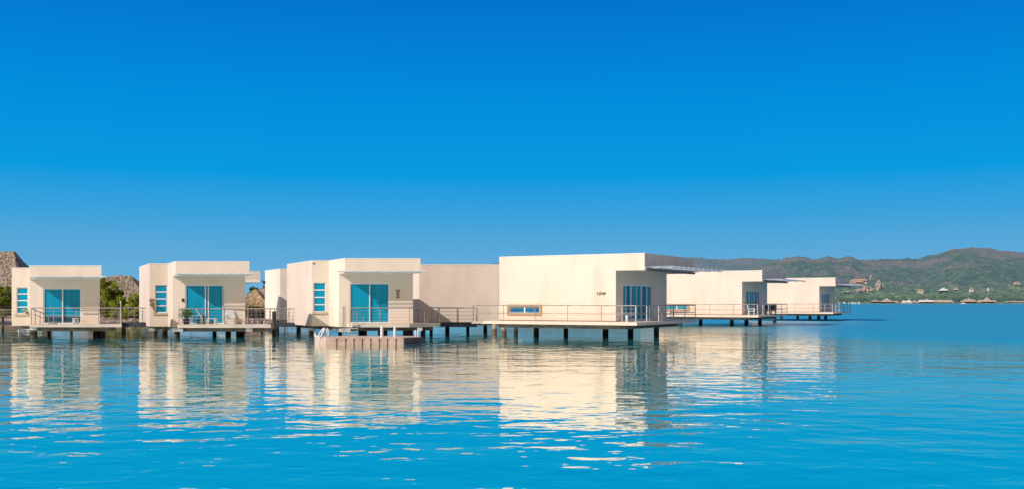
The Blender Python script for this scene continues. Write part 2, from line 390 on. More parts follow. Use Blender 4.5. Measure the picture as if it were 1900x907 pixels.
mb = MB(); mb.quad((-9000, -400, WL0), (9000, -400, WL0), (9000, 14000, WL0), (-9000, 14000, WL0))
tag(mb.build('water', water_mat()), kind='structure')

# ------------------------------------------------------------------ villas that turn their porch towards us
K = -.49
def fv_point(p, d): return (p[0] + K * d, p[1] + d)
def door_in(pl, parent, t0, t1, z0, z1, panes, gap_below=0.0, blind='blind', leaves=2, fw=.065, stile=False):
    mb = MB()
    pl.box(mb, t0, t0 + fw, .03, .16, z0, z1); pl.box(mb, t1 - fw, t1, .03, .16, z0, z1)
    pl.box(mb, t0 + fw, t1 - fw, .03, .16, z1 - fw, z1); pl.box(mb, t0 + fw, t1 - fw, .03, .16, z0, z0 + fw * .9)
    n = leaves
    for k in range(1, n):
        c = t0 + (t1 - t0) * k / n; pl.box(mb, c - fw * .45, c + fw * .45, .05, .15, z0 + fw * .9, z1 - fw)
    if stile:
        c = (t0 + t1) / 2 + .17; pl.box(mb, c - .035, c + .035, .12, .15, z0 + fw * .9, z1 - fw); c = t1 - fw - .10; pl.box(mb, c - .03, c + .03, .12, .15, z0 + fw * .9, z1 - fw)
    d = mb.build('door', M['white'], parent)
    a0, a1 = t0 + fw, t1 - fw
    for k in range(n):
        s0 = a0 + (a1 - a0) * k / n; s1 = a0 + (a1 - a0) * (k + 1) / n
        dep = .09 if k % 2 == 0 else .155
        m = MB(); pl.box(m, s0 + .005, s1 - .005, dep, dep + .012, z0 + fw + gap_below, z1 - fw - .004); m.build('pane', M[blind], d)
        if gap_below:
            m = MB(); pl.box(m, s0 + .005, s1 - .005, dep + .003, dep + .012, z0 + fw, z0 + fw + gap_below - .02); m.build('lower_pane', M['blinddark'], d)
            m = MB(); pl.box(m, s0 + .02, s1 - .02, dep - .004, dep + .012, z0 + fw + gap_below - .02, z0 + fw + gap_below); m.build('blind_rail', M['white'], d)
    return d
def window_in(pl, parent, t0, t1, z0, z1, bars=3, blind='blind', fw=.05, sill=True, sillw=.1):
    mb = MB()
    pl.box(mb, t0, t0 + fw, .04, .12, z0, z1); pl.box(mb, t1 - fw, t1, .04, .12, z0, z1)
    pl.box(mb, t0 + fw, t1 - fw, .04, .12, z1 - fw, z1); pl.box(mb, t0 + fw, t1 - fw, .04, .12, z0, z0 + fw)
    for k in range(1, bars + 1):
        z = z0 + (z1 - z0) * k / (bars + 1); pl.box(mb, t0 + fw, t1 - fw, .05, .11, z - fw * .7, z + fw * .7)
    wd = mb.build('window', M['white'], parent)
    m = MB(); pl.box(m, t0 + fw * .8, t1 - fw * .8, .085, .1, z0 + fw * .8, z1 - fw * .8); m.build('pane', M[blind], wd)
    if sill:
        m = MB(); pl.box(m, t0 - sillw, t1 + sillw, -.07, .04, z0 - .13, z0 - .004); m.build('sill', M['sill'], wd)
    return wd

def front_villa(label, Yr, pxL, pxR, ytop, yfb, ydeck, ybot, door, win, deck_px, piles, dw, ww_px, group, gap=0.0, pd=1.2, D=9.6, notch=None, sheet_px=None, deck_back=None):
    XL, XR = gx(pxL, Yr), gx(pxR, Yr)
    zt, zf, zd, zb = gz(ytop, Yr), gz(yfb, Yr), gz(ydeck, Yr), gz(ybot, Yr)
    r = thing('overwater_villa', label, 'villa', ((XL + XR) / 2, Yr + 3, 0), 0, group)
    off = r.location.copy()
    FL, FR = (XL, Yr), (XR, Yr); PL, PR = fv_point(FL, pd), fv_point(FR, pd)
    S2 = fv_point(FL, dw); WL = (S2[0] - ww_px * S2[1] / F, S2[1]); BL = fv_point(WL, D - dw); BR = fv_point(FR, D)
    rear = [BR, BL]
    if notch: BR = fv_point(FR, notch); rear = [BR, fv_point((XL + 1.3, Yr), notch + .6), fv_point((XL + 1.3, Yr), D), BL]  # unseen rear cut away so its shadow misses the next villa
    # walls
    mb = MB()
    pp = Plane(PL, PR); pw_ = Plane(WL, S2)
    Yp, Yw = PL[1], WL[1]
    dop = (gx(door[0], Yp) - PL[0], gx(door[1], Yp) - PL[0], zd + .02, gz(door[2], Yp))
    pp.panel(mb, zb, zf, .22, [dop])
    wop = (gx(win[0], Yw) - WL[0], gx(win[1], Yw) - WL[0], gz(win[3], Yw), gz(win[2], Yw))
    pw_.panel(mb, zb, zf, .22, [wop])
    for a, b in ((PR, BR), *zip(rear, rear[1:]), (BL, WL), (S2, PL)): Plane(a, b).panel(mb, zb, zf, .2)
    mb.build('wall', M['stucco'], r, fix=False)
    # roof block
    m = MB(); m.prism([FL, FR, *rear, WL, S2], zf, zt); ro = m.build('roof', M['stucco'], r)
    m = MB(); m.prism([(FL[0] - .01, FL[1] - .012), (FR[0] + .012, FR[1] - .012), *[(q[0] + .012, q[1] + .012) for q in rear], (WL[0] - .012, WL[1] - .012), (S2[0] - .01, S2[1] - .012)], zt + .002, zt + .05)
    m.build('coping', M['coping'], ro)
    # sheet canopy in front of the fascia
    a, b = sheet_px
    x0, x1 = gx(a, Yr - .8), gx(b, Yr - .8)
    c = sheet(r, (x0, Yr - .05, 0), (1, 0, 0), (0, -1, 0), x1 - x0, .42, zf + .13, amp=.006)
    m = MB(); m.box(x0, x1, Yr - .49, Yr - .47, zf + .085, zf + .155); m.build('edge_strip', M['sheetedge'], c)
    m = MB(); m.box(XL - .02, XR + .02, Yr - .06, Yr - .008, zf - .01, zf + .16); m.build('fascia_strip', M['sheetedge'], c)
    door_in(pp, r, *dop, 2, gap_below=gap, stile=(pxL > 300 and pxL < 400))
    window_in(pw_, r, *wop)
    # floor slab: under the rooms and out to the deck edge
    dx0, dx1 = gx(deck_px[0], Yr), gx(deck_px[1], Yr)
    back = deck_back or 5.5
    yr1 = Yr + (deck_px[2] if len(deck_px) > 2 else 0)
    if yr1 > Yr:
        dx1 = gx(deck_px[1], yr1); kx = gx(760, Yr)
        poly = [(dx0, Yr - .02), (kx, Yr - .02), (dx1, yr1), (dx1 + K * back, yr1 + back), (PR[0] + K * back + .01, PR[1] + back), (PR[0] + .01, PR[1] - .01), (max(PL[0], dx0 + K * pd), PL[1] - .01)]
    else:
        poly = [(dx0, Yr - .02), (dx1, Yr - .02), (dx1 + K * back, Yr + back), (PR[0] + K * back + .01, PR[1] + back), (PR[0] + .01, PR[1] - .01), (max(PL[0], dx0 + K * pd), PL[1] - .01)]
    m = MB(); m.prism(poly, zb + .004, zd); m.build('deck', M['slab'], r)
    ins = [fv_point((XL + .35, Yr + .35), 0), fv_point((dx1 - .5, Yr + .35 + max(0, yr1 - Yr)), 0), fv_point((XR - .3, Yr), D - .5), fv_point((XL - .6, Yr), D - .5)]
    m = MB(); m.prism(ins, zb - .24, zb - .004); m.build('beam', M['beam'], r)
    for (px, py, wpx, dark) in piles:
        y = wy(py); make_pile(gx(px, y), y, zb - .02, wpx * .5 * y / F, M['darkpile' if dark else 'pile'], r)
    return dict(root=r, XL=XL, XR=XR, Yr=Yr, zt=zt, zf=zf, zd=zd, zb=zb, PL=PL, PR=PR, dx0=dx0, dx1=dx1, yr1=yr1, pp=pp, pw=pw_, wop=wop, dop=dop, S2=S2, WL=WL, BR=BR)

GV = 'cream villas with porch and glass doors turned to the water'
A = front_villa('leftmost cream villa with blinds not fully down and white flowers at its window', 60.5, 55, 188, 493, 516, 601, 606.3, (80, 150.5, 534), (30.5, 52, 532.5, 581), (56, 226),
    [(62.5, 640, 12.5, 0), (91, 635, 6.5, 0), (132.5, 625, 5, 1), (179, 635, 12, 1), (189, 635, 12, 1), (58, 632, 5, 1)], 3.8, 33, GV, gap=.42, notch=1.55, sheet_px=(52, 192))
B = front_villa('cream villa with white chairs, a small white table and a potted plant on its porch', 62.5, 325.7, 462.7, 485, 510.5, 601.3, 607.5, (343.5, 417.5, 527.5), (287.5, 310, 528, 579.5), (332, 503),
    [(287, 635, 9, 0), (306, 635, 10, 0), (328.5, 637.5, 10.5, 0), (398, 635, 7.5, 1), (423.5, 636, 10, 1), (441, 634, 6, 1), (449, 636, 11, 1)], 3.4, 33.7, GV, notch=1.55, sheet_px=(322, 468))
Cv = front_villa('cream villa behind the pink floating dock, with a metal wall emblem beside its blue doors', 62.5, 640, 780, 479.5, 506, 599.5, 606.5, (649, 722.5, 524.5), (581.5, 604, 523.5, 578), (655, 817, 1.6),
    [(577, 631, 9, 0), (631, 628, 7, 0), (673, 627, 16, 1), (710, 627, 18, 1), (757, 627, 19, 1), (785, 629, 9, 1)], 3.3, 32, GV, sheet_px=(625, 792))

# railings of the three porches
def porch_rail(v, right_back, left_px, stair=True, gate_px=None):
    z, Y = v['zd'], v['Yr'] + .06
    x0 = gx(left_px, Y); x1 = v['dx1'] - .06
    pts = [(x0, Y, z), (x1, Y + (v['yr1'] - v['Yr']), z)] if v['yr1'] == v['Yr'] else [(x0, Y, z), (gx(760, Y), Y, z), (x1, v['yr1'] + .06, z)]
    e = pts[-1]; pts.append((e[0] + K * right_back, e[1] + right_back, z))
    railing(pts, v['root'], 1.0, 1.55)
    # sloping handrail from the corner post down towards the doors
    m = MB(); xa, ya = x0, Y
    m.tube([(xa, ya, z + .98), (xa + .72, ya + .75, z + .52)], .028, 6)
    m.tube([(xa + .1, ya + .1, z + .62), (xa + .72, ya + .75, z + .24)], .018, 6)
    h = m.build('handrail', M['rail'], v['root'])
    for t in (.22, .5, 1):
        m = MB(); m.tube([(xa + .72 * t, ya + .75 * t, z - .02), (xa + .72 * t, ya + .75 * t, z + .98 - .46 * t)], .026, 6); m.build('post', M['rail'], h)
porch_rail(A, 4.2, 58); porch_rail(B, 4.2, 327 + 5); porch_rail(Cv, 3.6, 650)
# inner upright screen on the right of the porches
for v, pxa in ((A, 188), (B, 456), (Cv, 768)):
    Y = v['PR'][1] + .3; z = v['zd']; x = v['PR'][0] + .14
    railing([(x, Y, z), (v['dx1'] - .25 + K * 1.2, Y + .3, z)], v['root'], .98, .55, cab=())
# tall lamp post at the end of the first villa's rail
m = MB(); x = gx(223.5, 60.7); m.tube([(x, 60.75, A['zd']), (x, 60.75, A['zd'] + 1.32)], .035, 8); m.lathe([(.05, 0), (.07, .03), (.05, .1), (.01, .13)], (x, 60.75, A['zd'] + 1.31), 10)
m.build('light_post', M['steel'], A['root'])
# small square wall light by the second villa's doors
m = MB(); t = gx(339.5, B['PL'][1]) - B['PL'][0]; z = gz(556, B['PL'][1]); B['pp'].box(m, t - .06, t + .06, -.05, -.002, z - .1, z + .07); B['pp'].box(m, t - .085, t + .085, -.07, -.002, z + .072, z + .1)
m.build('wall_light', M['darkmetal'], B['root'])
# metal wall emblem on the third villa
pl = Cv['pp']; Yp = Cv['PL'][1]
def em(px, py): return (gx(px, Yp) - Cv['PL'][0], gz(py, Yp))
m = MB()
for line in ([(735, 537), (735.5, 540)], [(738, 536.5), (737.6, 541)], [(741, 536), (740.6, 540.5)], [(736, 541.5), (740, 542)], [(735.5, 543), (738, 546), (735.5, 548)], [(740.5, 543), (738.6, 545.5), (740.8, 548)],
             [(735.5, 548.5), (738, 550.8)], [(740.5, 548.5), (738.5, 550.5)], [(735, 551.6), (741, 551.6)], [(737, 544.5), (739.5, 544.5)]):
    m.tube([pl.P(em(*q)[0], -.03, em(*q)[1]) for q in line], .017, 5)
m.build('wall_emblem', M['darkmetal'], Cv['root'])
# little round vents high on the walls
for v, px, py in ((Cv, 582.3, 487.6),):
    pl2 = v['pw']; Yw = v['WL'][1]; t = gx(px, Yw) - v['WL'][0]; m = MB(); pl2.box(m, t - .04, t + .04, -.05, -.002, gz(py, Yw) - .05, gz(py, Yw) + .04); m.build('camera_housing', M['darkmetal'], v['root'])
# brackets at the slab corners
def bracket(v, px, py, w, h, dy=.25):
    m = MB(); Y = v['Yr'] + dy; m.box(gx(px, Y) - w / 2, gx(px, Y) + w / 2, Y - .15, Y + .3, gz(py, Y) - h, gz(py, Y)); m.build('pile_cap', M['steel'], v['root'])
for v, px, py, w, h in ((A, 63.5, 606.5, .42, .16), (B, 328, 608.5, .55, .2), (B, 338, 608.5, .16, .22), (B, 284, 608, .45, .16), (Cv, 640, 609, .75, .2), (Cv, 577, 608, .4, .16), (Cv, 779, 607, .3, .2), (B, 463, 607.5, .4, .22)):
    bracket(v, px, py, w, h, .25 if px not in (284, 577) else 3.8)

# ------------------------------------------------------------------ villas seen along their long side
def side_villa(label, X0, Y0, group):
    """local frame: +x towards the porch, +y along the porch front; origin under the near roof corner"""
    r = thing('overwater_villa', label, 'villa', (X0, Y0, 0), math.atan2(-.497, .868), group)
    zt, zf, zd, zb = 5.56, 4.56, 1.40, 1.19
    Wd, Lb = 8.7, -10.25; pd = 1.9
    long = Plane((Lb, 0), (-pd, 0)); por = Plane((-pd, 0), (-pd, Wd))
    mb = MB()
    wz0, wz1 = 1.87, 2.33; w0, w1 = .75, 3.05
    long.panel(mb, zb, zf, .18, [(w0, w1, wz0, wz1)])
    d0, d1 = 1.15, 6.1
    por.panel(mb, zb, zf, .2, [(d0, d1, zd + .02, 3.72)])
    Plane((-pd, Wd), (Lb, Wd)).panel(mb, zb, zf, .2); Plane((Lb, Wd), (Lb, 0)).panel(mb, zb, zf, .2)
    mb.build('wall', M['stucco'], r, fix=False)
    m = MB(); m.box(Lb, 0, 0, Wd, zf, zt); ro = m.build('roof', M['stucco'], r)
    m = MB(); m.box(Lb - .012, .012, -.012, Wd + .012, zt + .002, zt + .045); m.build('coping', M['coping'], ro)
    m = MB(); m.box(-pd - .02, .03, -.03, -.003, zf + .0, zf + .2); m.build('fascia_strip', M['stucco'], ro)
    m = MB(); m.box(.003, .16, -.02, Wd + .02, zf - .05, zf + .09); m.build('gutter', M['soffit'], ro)
    c = sheet(r, (.04, -.05, 0), (0, 1, 0), (1, 0, 0), Wd + .85, 1.75, 4.75, pitch=.9, amp=.06, mat='sheet2')
    m = MB(); m.box(1.76, 1.80, -.05, Wd + .8, 4.665, 4.685); m.build('edge_strip', M['sheetedge'], c)
    # four leaf sliding doors with curtains drawn behind
    mb = MB(); fw = .07
    por.box(mb, d0, d0 + fw, .03, .17, zd + .02, 3.72); por.box(mb, d1 - fw, d1, .03, .17, zd + .02, 3.72)
    por.box(mb, d0 + fw, d1 - fw, .03, .17, 3.72 - fw, 3.72); por.box(mb, d0 + fw, d1 - fw, .03, .17, zd + .02, zd + .1)
    cuts = [d0 + fw, 1.75, 2.55, 3.45, 4.3, 5.2, d1 - fw]
    for q, wq in ((1.75, .03), (2.55, .08), (3.45, .03), (4.3, .09), (5.2, .08)): por.box(mb, q - wq / 2, q + wq / 2, .05, .15, zd + .1, 3.72 - fw)
    d = mb.build('door', M['white'], r)
    for k in range(6):
        m = MB(); n = 10; s0, s1 = cuts[k] + .03, cuts[k + 1] - .03
        dep = .10 if k % 2 == 0 else .13
        pts = []
        for j in range(n + 1):
            t = s0 + (s1 - s0) * j / n; dd = dep + .012 * math.sin(j * 2.1 + k)
            pts.append(t); a, b = por.P(t, dd, zd + .1), por.P(t, dd, 3.72 - fw)
            m.v += [a, b]
        for j in range(n): m.f.append((2 * j, 2 * j + 2, 2 * j + 3, 2 * j + 1))
        m.build('pane', M['curtain'] if k in (0, 2, 3, 5) else M['lowglass'], d, fix=False)
    m = MB(); q = por.P(3.32, -.0, 2.3); m.tube([por.P(3.3, -.03, 2.15), por.P(3.3, -.03, 2.5)], .02, 6); m.build('handle', M['steel'], d)
    # low window in a wooden surround
    mb = MB(); fr = .13
    for a in ((w0 - fr, w0, wz0 - fr, wz1 + fr), (w1, w1 + fr, wz0 - fr, wz1 + fr), (w0, w1, wz1, wz1 + fr), (w0, w1, wz0 - fr, wz0)): long.box(mb, a[0], a[1], -.05, .012, a[2], a[3])
    wd = mb.build('window', M['wood'], r)
    m = MB(); f2 = .06
    for a in ((w0 + .003, w0 + f2, wz0 + .003, wz1 - .003), (w1 - f2, w1 - .003, wz0 + .003, wz1 - .003), (w0 + f2, w1 - f2, wz1 - f2, wz1 - .003), (w0 + f2, w1 - f2, wz0 + .003, wz0 + f2), ((w0 + w1) / 2 - .05, (w0 + w1) / 2 + .05, wz0 + f2, wz1 - f2)): long.box(m, a[0], a[1], .02, .1, a[2], a[3])
    m.build('frame', M['white'], wd)
    m = MB(); long.box(m, w0 + f2 - .01, w1 - f2 + .01, .065, .08, wz0 + f2 - .01, wz1 - f2 + .01); m.build('pane', M['lowglass'] if Y0 < 80 else M['tealglass'], wd)
    # deck slab wrapping two sides
    m = MB(); m.prism([(Lb - 1.4, -1.2), (0, -1.2), (0, 9.4), (-pd + .01, 9.4), (-pd + .01, -.004), (Lb - 1.4, -.004)], zb + .02, zd); m.build('deck', M['stucco'], r)
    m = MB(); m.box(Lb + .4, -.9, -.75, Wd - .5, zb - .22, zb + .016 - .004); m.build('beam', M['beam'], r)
    railing([(Lb - 1.3, -1.14, zd), (-.06, -1.14, zd), (-.06, 9.34, zd), (-1.85, 9.34, zd)], r, 1.0, 2.1, M['rail'], mid=.5)
    # near corner of the rail doubled in paler steel, sunlit look put in the colour
    mb = MB(); mb.tube([(-1.9, -1.10, zd + 1.0), (-.1, -1.10, zd + 1.0)], .03, 6); mb.tube([(-.12, -1.08, zd), (-.12, -1.08, zd + 1.0)], .04, 6); mb.tube([(-1.0, -1.08, zd), (-1.0, -1.08, zd + 1.0)], .035, 6)
    mb.build('sunlit_rail', M['steel'], r)
    for q in (.6, 2.6, 5.2):
        m = MB(); m.tube([(-.1, q, zd), (-.1, q, zd + .98)], .045, 6); m.build('rail_post', M['steel'], r)
    return r
GS = 'cream villas whose long blank side wall faces the water'
def side_piles(r, X0, Y0, spec, slab=606.0):
    cu, su = math.cos(r.rotation_euler.z), math.sin(r.rotation_euler.z)
    for (px, py, wpx, dark) in spec:
        y = wy(py, slab); x = gx(px, y); dx, dy = x - X0, y - Y0
        make_pile(dx * cu + dy * su, -dx * su + dy * cu, 1.17, wpx * .5 * y / F, M['darkpile' if dark else 'pile'], r)
Dv = side_villa('largest cream villa, its long blank side wall with a wood framed low window', gx(1196, 60), 60, GS)
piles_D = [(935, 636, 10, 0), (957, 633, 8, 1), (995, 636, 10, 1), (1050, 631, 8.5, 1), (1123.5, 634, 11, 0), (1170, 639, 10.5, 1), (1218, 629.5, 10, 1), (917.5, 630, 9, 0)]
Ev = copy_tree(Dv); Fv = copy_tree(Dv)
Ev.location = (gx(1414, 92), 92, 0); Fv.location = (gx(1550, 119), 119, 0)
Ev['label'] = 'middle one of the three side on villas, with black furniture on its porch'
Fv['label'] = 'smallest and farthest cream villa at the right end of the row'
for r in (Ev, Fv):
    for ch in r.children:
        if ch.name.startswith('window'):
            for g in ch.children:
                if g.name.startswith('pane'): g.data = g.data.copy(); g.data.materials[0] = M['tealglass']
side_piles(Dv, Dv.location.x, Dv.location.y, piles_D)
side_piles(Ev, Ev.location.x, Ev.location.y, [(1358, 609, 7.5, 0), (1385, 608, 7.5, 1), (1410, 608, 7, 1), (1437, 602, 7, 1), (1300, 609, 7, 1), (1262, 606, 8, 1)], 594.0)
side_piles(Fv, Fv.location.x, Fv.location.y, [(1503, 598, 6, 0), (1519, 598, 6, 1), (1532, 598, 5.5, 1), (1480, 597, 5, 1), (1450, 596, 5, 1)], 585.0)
# lettering on the large villa
def local_pts(r, X, Y):
    cu, su = math.cos(r.rotation_euler.z), math.sin(r.rotation_euler.z); dx, dy = X - r.location.x, Y - r.location.y
    return dx * cu + dy * su, -dx * su + dy * cu
fc = bpy.data.curves.new('lettering_curve', 'FONT'); fc.body = '9 JZAJR'; fc.size = .26; fc.extrude = .012
fo = bpy.data.objects.new('lettering_curve', fc); col.objects.link(fo)
bpy.context.view_layer.update()
me = bpy.data.meshes.new_from_object(fo.evaluated_get(bpy.context.evaluated_depsgraph_get()))
bpy.data.objects.remove(fo); me.name = 'lettering'
xs = [v.co.x for v in me.vertices]; k = .62 / (max(xs) - min(xs)); x0 = min(xs)
for v in me.vertices:
    x, y, z = v.co; v.co = (-3.18 + (x - x0) * k, -.016 - z, 3.08 + y * .8)
me.materials.clear(); me.materials.append(M['darkmetal'])
lo = bpy.data.objects.new('lettering', me); col.objects.link(lo); lo.parent = Dv

# ------------------------------------------------------------------ blocks standing behind the first row
def rear_block(label, Yr, pxc, pxr, ytop, piles, group, side_len=6.0, zb=1.16, zfb=None):
    Xc, Xr = gx(pxc, Yr), gx(pxr, Yr); zt = gz(ytop, Yr)
    r = thing('villa_block', label, 'villa', (Xc, Yr, 0), 0, group)
    FL, FR = (Xc, Yr), (Xr, Yr); BL = fv_point(FL, side_len); BR = fv_point(FR, side_len)
    m = MB()
    for a, b in ((FL, FR), (FR, BR), (BR, BL), (BL, FL)): Plane(a, b).panel(m, zb, zt, .2)
    m.quad((*FL, zb), (*BL, zb), (*BR, zb), (*FR, zb))
    m.build('wall', M['stucco'], r)
    m = MB(); m.prism([(FL[0] - .012, FL[1] - .012), (FR[0] + .012, FR[1] - .012), (BR[0] + .012, BR[1] + .012), (BL[0] - .012, BL[1] + .012)], zt + .002, zt + .05); m.build('roof', M['coping'], r)
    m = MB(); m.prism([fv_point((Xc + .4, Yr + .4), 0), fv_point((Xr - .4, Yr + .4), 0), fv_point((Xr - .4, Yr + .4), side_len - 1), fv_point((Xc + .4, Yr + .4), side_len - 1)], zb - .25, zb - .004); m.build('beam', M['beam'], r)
    for (px, py, wpx, dark) in piles:
        y = wy(py); make_pile(gx(px, y), y, zb - .02, wpx * .5 * y / F, M['darkpile' if dark else 'pile'], r)
    return r
GB = 'plain cream blocks standing behind the front villas'
R1 = rear_block('plain cream block rising behind the left end of the villa with the floating dock', 80.8, 520, 600, 498.5, [(514, 619, 7, 1), (555, 619, 7, 1), (486, 617, 4, 1)], GB, 5.2)
R2 = rear_block('wide beige block between the floating dock villa and the large side on villa', 72, 778, 968, 490.5, [(830, 623, 8, 1), (868, 618, 6, 1), (800, 616, 6, 1)], GB, 7)
# downpipe at the end of the wide block
m = MB(); x = gx(926.5, 71.9); m.tube([(x, 71.93, 2.4), (x, 71.93, 4.55)], .05, 8); m.build('downpipe', M['rail'], R2)
# hood behind the second villa
Yh = 76; r = thing('villa_block', 'cream roof hood with a dark lamp jutting out behind the villa with white chairs', 'villa', (gx(450, Yh), Yh, 0), 0, GB)
m = MB(); zt, zf = gz(502, Yh), gz(523, Yh); m.prism([(gx(420, Yh), Yh), (gx(483, Yh), Yh), (gx(483, Yh) + K * 4, Yh + 4), (gx(420, Yh) + K * 4, Yh + 4)], zf, zt); m.build('roof', M['stucco'], r)
m = MB(); m.prism([(gx(418, Yh), Yh + .4), (gx(452, Yh), Yh + .4), (gx(452, Yh) + K * 3, Yh + 3.4), (gx(418, Yh) + K * 3, Yh + 3.4)], 1.0, zf - .004); m.build('wall', M['stucco'], r)
m = MB(); m.box(gx(420, Yh), gx(483.2, Yh), Yh - .03, Yh - .003, zf - .0, zf + .14); m.build('fascia_strip', M['coping'], r)
m = MB(); x = gx(483, Yh); m.tube([(x - .1, Yh + .3, zf + .12), (x + .32, Yh + .3, zf + .10)], .03, 6); m.lathe([(.10, 0), (.13, .05), (.06, .16), (.02, .2)], (x + .22, Yh + .3, zf - .1), 10); m.build('lamp', M['darkmetal'], r)
for px in (424, 446): make_pile(gx(px, Yh + 1), Yh + 1, 1.0, .16, M['darkpile'], r)

# ------------------------------------------------------------------ walkways between the villas
def walkway(label, p0, p1, width, z, piles, rail_side=True, th=.28, rail_h=1.0, post_sp=1.3):
    a = Vector((p0[0], p0[1])); b = Vector((p1[0], p1[1])); d = (b - a).normalized(); n = Vector((-d.y, d.x)) * width
    r = thing('walkway', label, 'walkway', (*((a + b) / 2), 0))
    m = MB(); m.prism([tuple(a), tuple(b), tuple(b + n), tuple(a + n)], z - th, z); m.build('deck', M['walk'], r)
    m = MB(); q = d * .1
    m.prism([tuple(a - Vector((0, .05))), tuple(b - Vector((0, .05))), tuple(b - Vector((0, .004))), tuple(a - Vector((0, .004)))], z - th + .02, z - .06); m.build('edge_beam', M['walk'], r)
    for (px, py, wpx) in piles:
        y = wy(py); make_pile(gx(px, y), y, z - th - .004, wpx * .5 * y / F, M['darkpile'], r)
    if rail_side:
        railing([(a.x, a.y + .08, z), (b.x, b.y + .08, z)], r, rail_h, post_sp, cab=(.25, .5, .75))
        railing([(a.x + n.x, a.y + n.y - .08, z), (b.x + n.x, b.y + n.y - .08, z)], r, rail_h, post_sp, cab=(.25, .5, .75))
    return r
walkway('dark walkway linking the villa at the left end with the villa with white chairs', (gx(222, 68), 68), (gx(275, 68), 68), 1.6, gz(597.5, 68), [(229.5, 627.5, 7.5)])
walkway('dark walkway beside the tall black mooring post', (gx(500, 70), 70), (gx(556, 70), 70), 1.5, gz(598, 70), [(514, 627, 8), (553, 629, 6)])
walkway('dark steel walkway from the floating dock villa to the large side on villa', (gx(812, 66.5), 66.5), (gx(884, 66.5), 66.5), 1.5, gz(598, 66.5), [(900.5, 622.5, 7)])
walkway('dark walkway under the far rails at the left edge of the picture', (gx(-40, 84), 84), (gx(21, 84), 84), 1.5, gz(596, 84), [(-10, 617, 5)])
# mooring posts
def mooring(px, py, ptop, wpx, label):
    y = wy(py); m = MB(); rr = wpx * .5 * y / F
    m.lathe([(rr, -2.5), (rr, 0), (rr * .98, gz(ptop, y) - .05), (rr * .8, gz(ptop, y))], (gx(px, y), y, 0), 10)
    return tag(m.build('mooring_post', M['darkpile'], None), label, 'post')
mooring(508.5, 632.5, 576.5, 7.5, 'tall black timber post standing in the water between the two middle villas')
mooring(5, 625, 587, 4.5, 'thin dark post in the water at the left edge of the picture')
# pale pipe frame lying low over the water at the far left
r = thing('pipe_barrier', 'pale frame of pipes low over the water beside the leftmost villa', 'pipe frame', (gx(20, 75), 75, 0))
m = MB(); Y = 76; m.tube([(gx(-8, Y), Y, gz(621, Y)), (gx(24, Y), Y + 2, gz(612.5, Y)), (gx(55, Y), Y + 2, gz(612, Y))], .05, 6); m.tube([(gx(-8, Y), Y, gz(621.5, Y)), (gx(35, Y), Y, gz(621.5, Y))], .05, 6); m.build('pipe', M['pipe'], r)
for px in (0, 35): make_pile(gx(px, Y), Y, gz(620, Y), .05, M['pipe'], r, 'leg')

# ------------------------------------------------------------------ floating dock with ladder
Yk = 53.0; dt_ = .71
r = thing('floating_dock', 'low pink floating dock of cube blocks with a white ladder', 'dock', (gx(680, Yk), 54, WL0))
P0, P1, P2, P3 = (gx(604, Yk), Yk), (gx(749, Yk), Yk), (gx(783, 54.3), 54.3), (gx(583.5, 54.6), 54.6)
m = MB(); m.prism([P0, P1, P2, (P2[0] - .3, 55.6), (P3[0] + .3, 55.6), P3], .2, dt_); dk = m.build('float', M['dock'], r, bevel=.03)
m = MB(); pr = Plane(P1, P2); pr.box(m, .01, pr.L - .01, -.012, -.002, .3, dt_ - .04); m.build('side_shade', M['dockshade'], dk)  # shade of the right face laid on as a dark sheet
seams = MB(); pf = Plane(P0, P1)
for px in (625, 641.5, 657, 672.5, 688, 704, 719, 735):
    t = gx(px, Yk) - P0[0]; pf.box(seams, t - .028, t + .028, -.008, -.002, .3, dt_ - .11); pf.box(seams, t - .05, t + .05, -.02, -.002, dt_ - .12, dt_ - .07)
for k in range(1, 6):
    t = pr.L * k / 6; pr.box(seams, t - .03, t + .03, -.022, -.014, .3, dt_ - .08)
seams.build('seam', M['gap'], dk)
def tubes(lst, rad): 
    q = MB()
    for a in lst: q.tube(a, rad, 6)
    return q
def kp(px, py, Y): return (gx(px, Y), Y, gz(py, Y))
lad = tubes([[kp(589, 627, 53.60), kp(593, 617, 53.55), kp(599, 609, 53.50), kp(601, 607.5, 53.50), kp(602.5, 610, 53.50), kp(597, 620, 53.30), kp(592, 630, 53.25), kp(590.5, 640, 53.25)],
             [kp(595, 627, 54.30), kp(598, 617, 54.20), kp(600.5, 611, 54.10), kp(603, 607.8, 54.10)],
             [kp(585, 628, 54.90), kp(585, 616, 54.90)], [kp(585, 622, 54.90), kp(597, 627, 54.20)], [kp(591, 622, 53.40), kp(598.5, 626, 53.9)]], .035).build('ladder', M['plastic'], r)
tubes([[kp(606.5, 627, 54.40), kp(606, 611, 54.40), kp(607.5, 608, 54.40), kp(609, 611, 54.40), kp(609.8, 627, 54.40)]], .04).build('grab_rail', M['plastic'], r)
for px, ty, Y, rr in ((708.5, 603, 53.75, .085), (732.6, 603.5, 53.75, .075)):
    q = MB(); q.lathe([(rr, dt_), (rr, gz(ty, Y) - .2), (rr * .75, gz(ty, Y) - .1), (rr * .2, gz(ty, Y))], (gx(px, Y), Y, 0), 10); q.build('white_post', M['plastic'], r)
for px in (771, 776): 
    q = MB(); q.lathe([(.04, dt_), (.04, gz(611.5, 54.2))], (gx(px, 54.2), 54.2, 0), 8); q.build('short_post', M['plastic'], r)
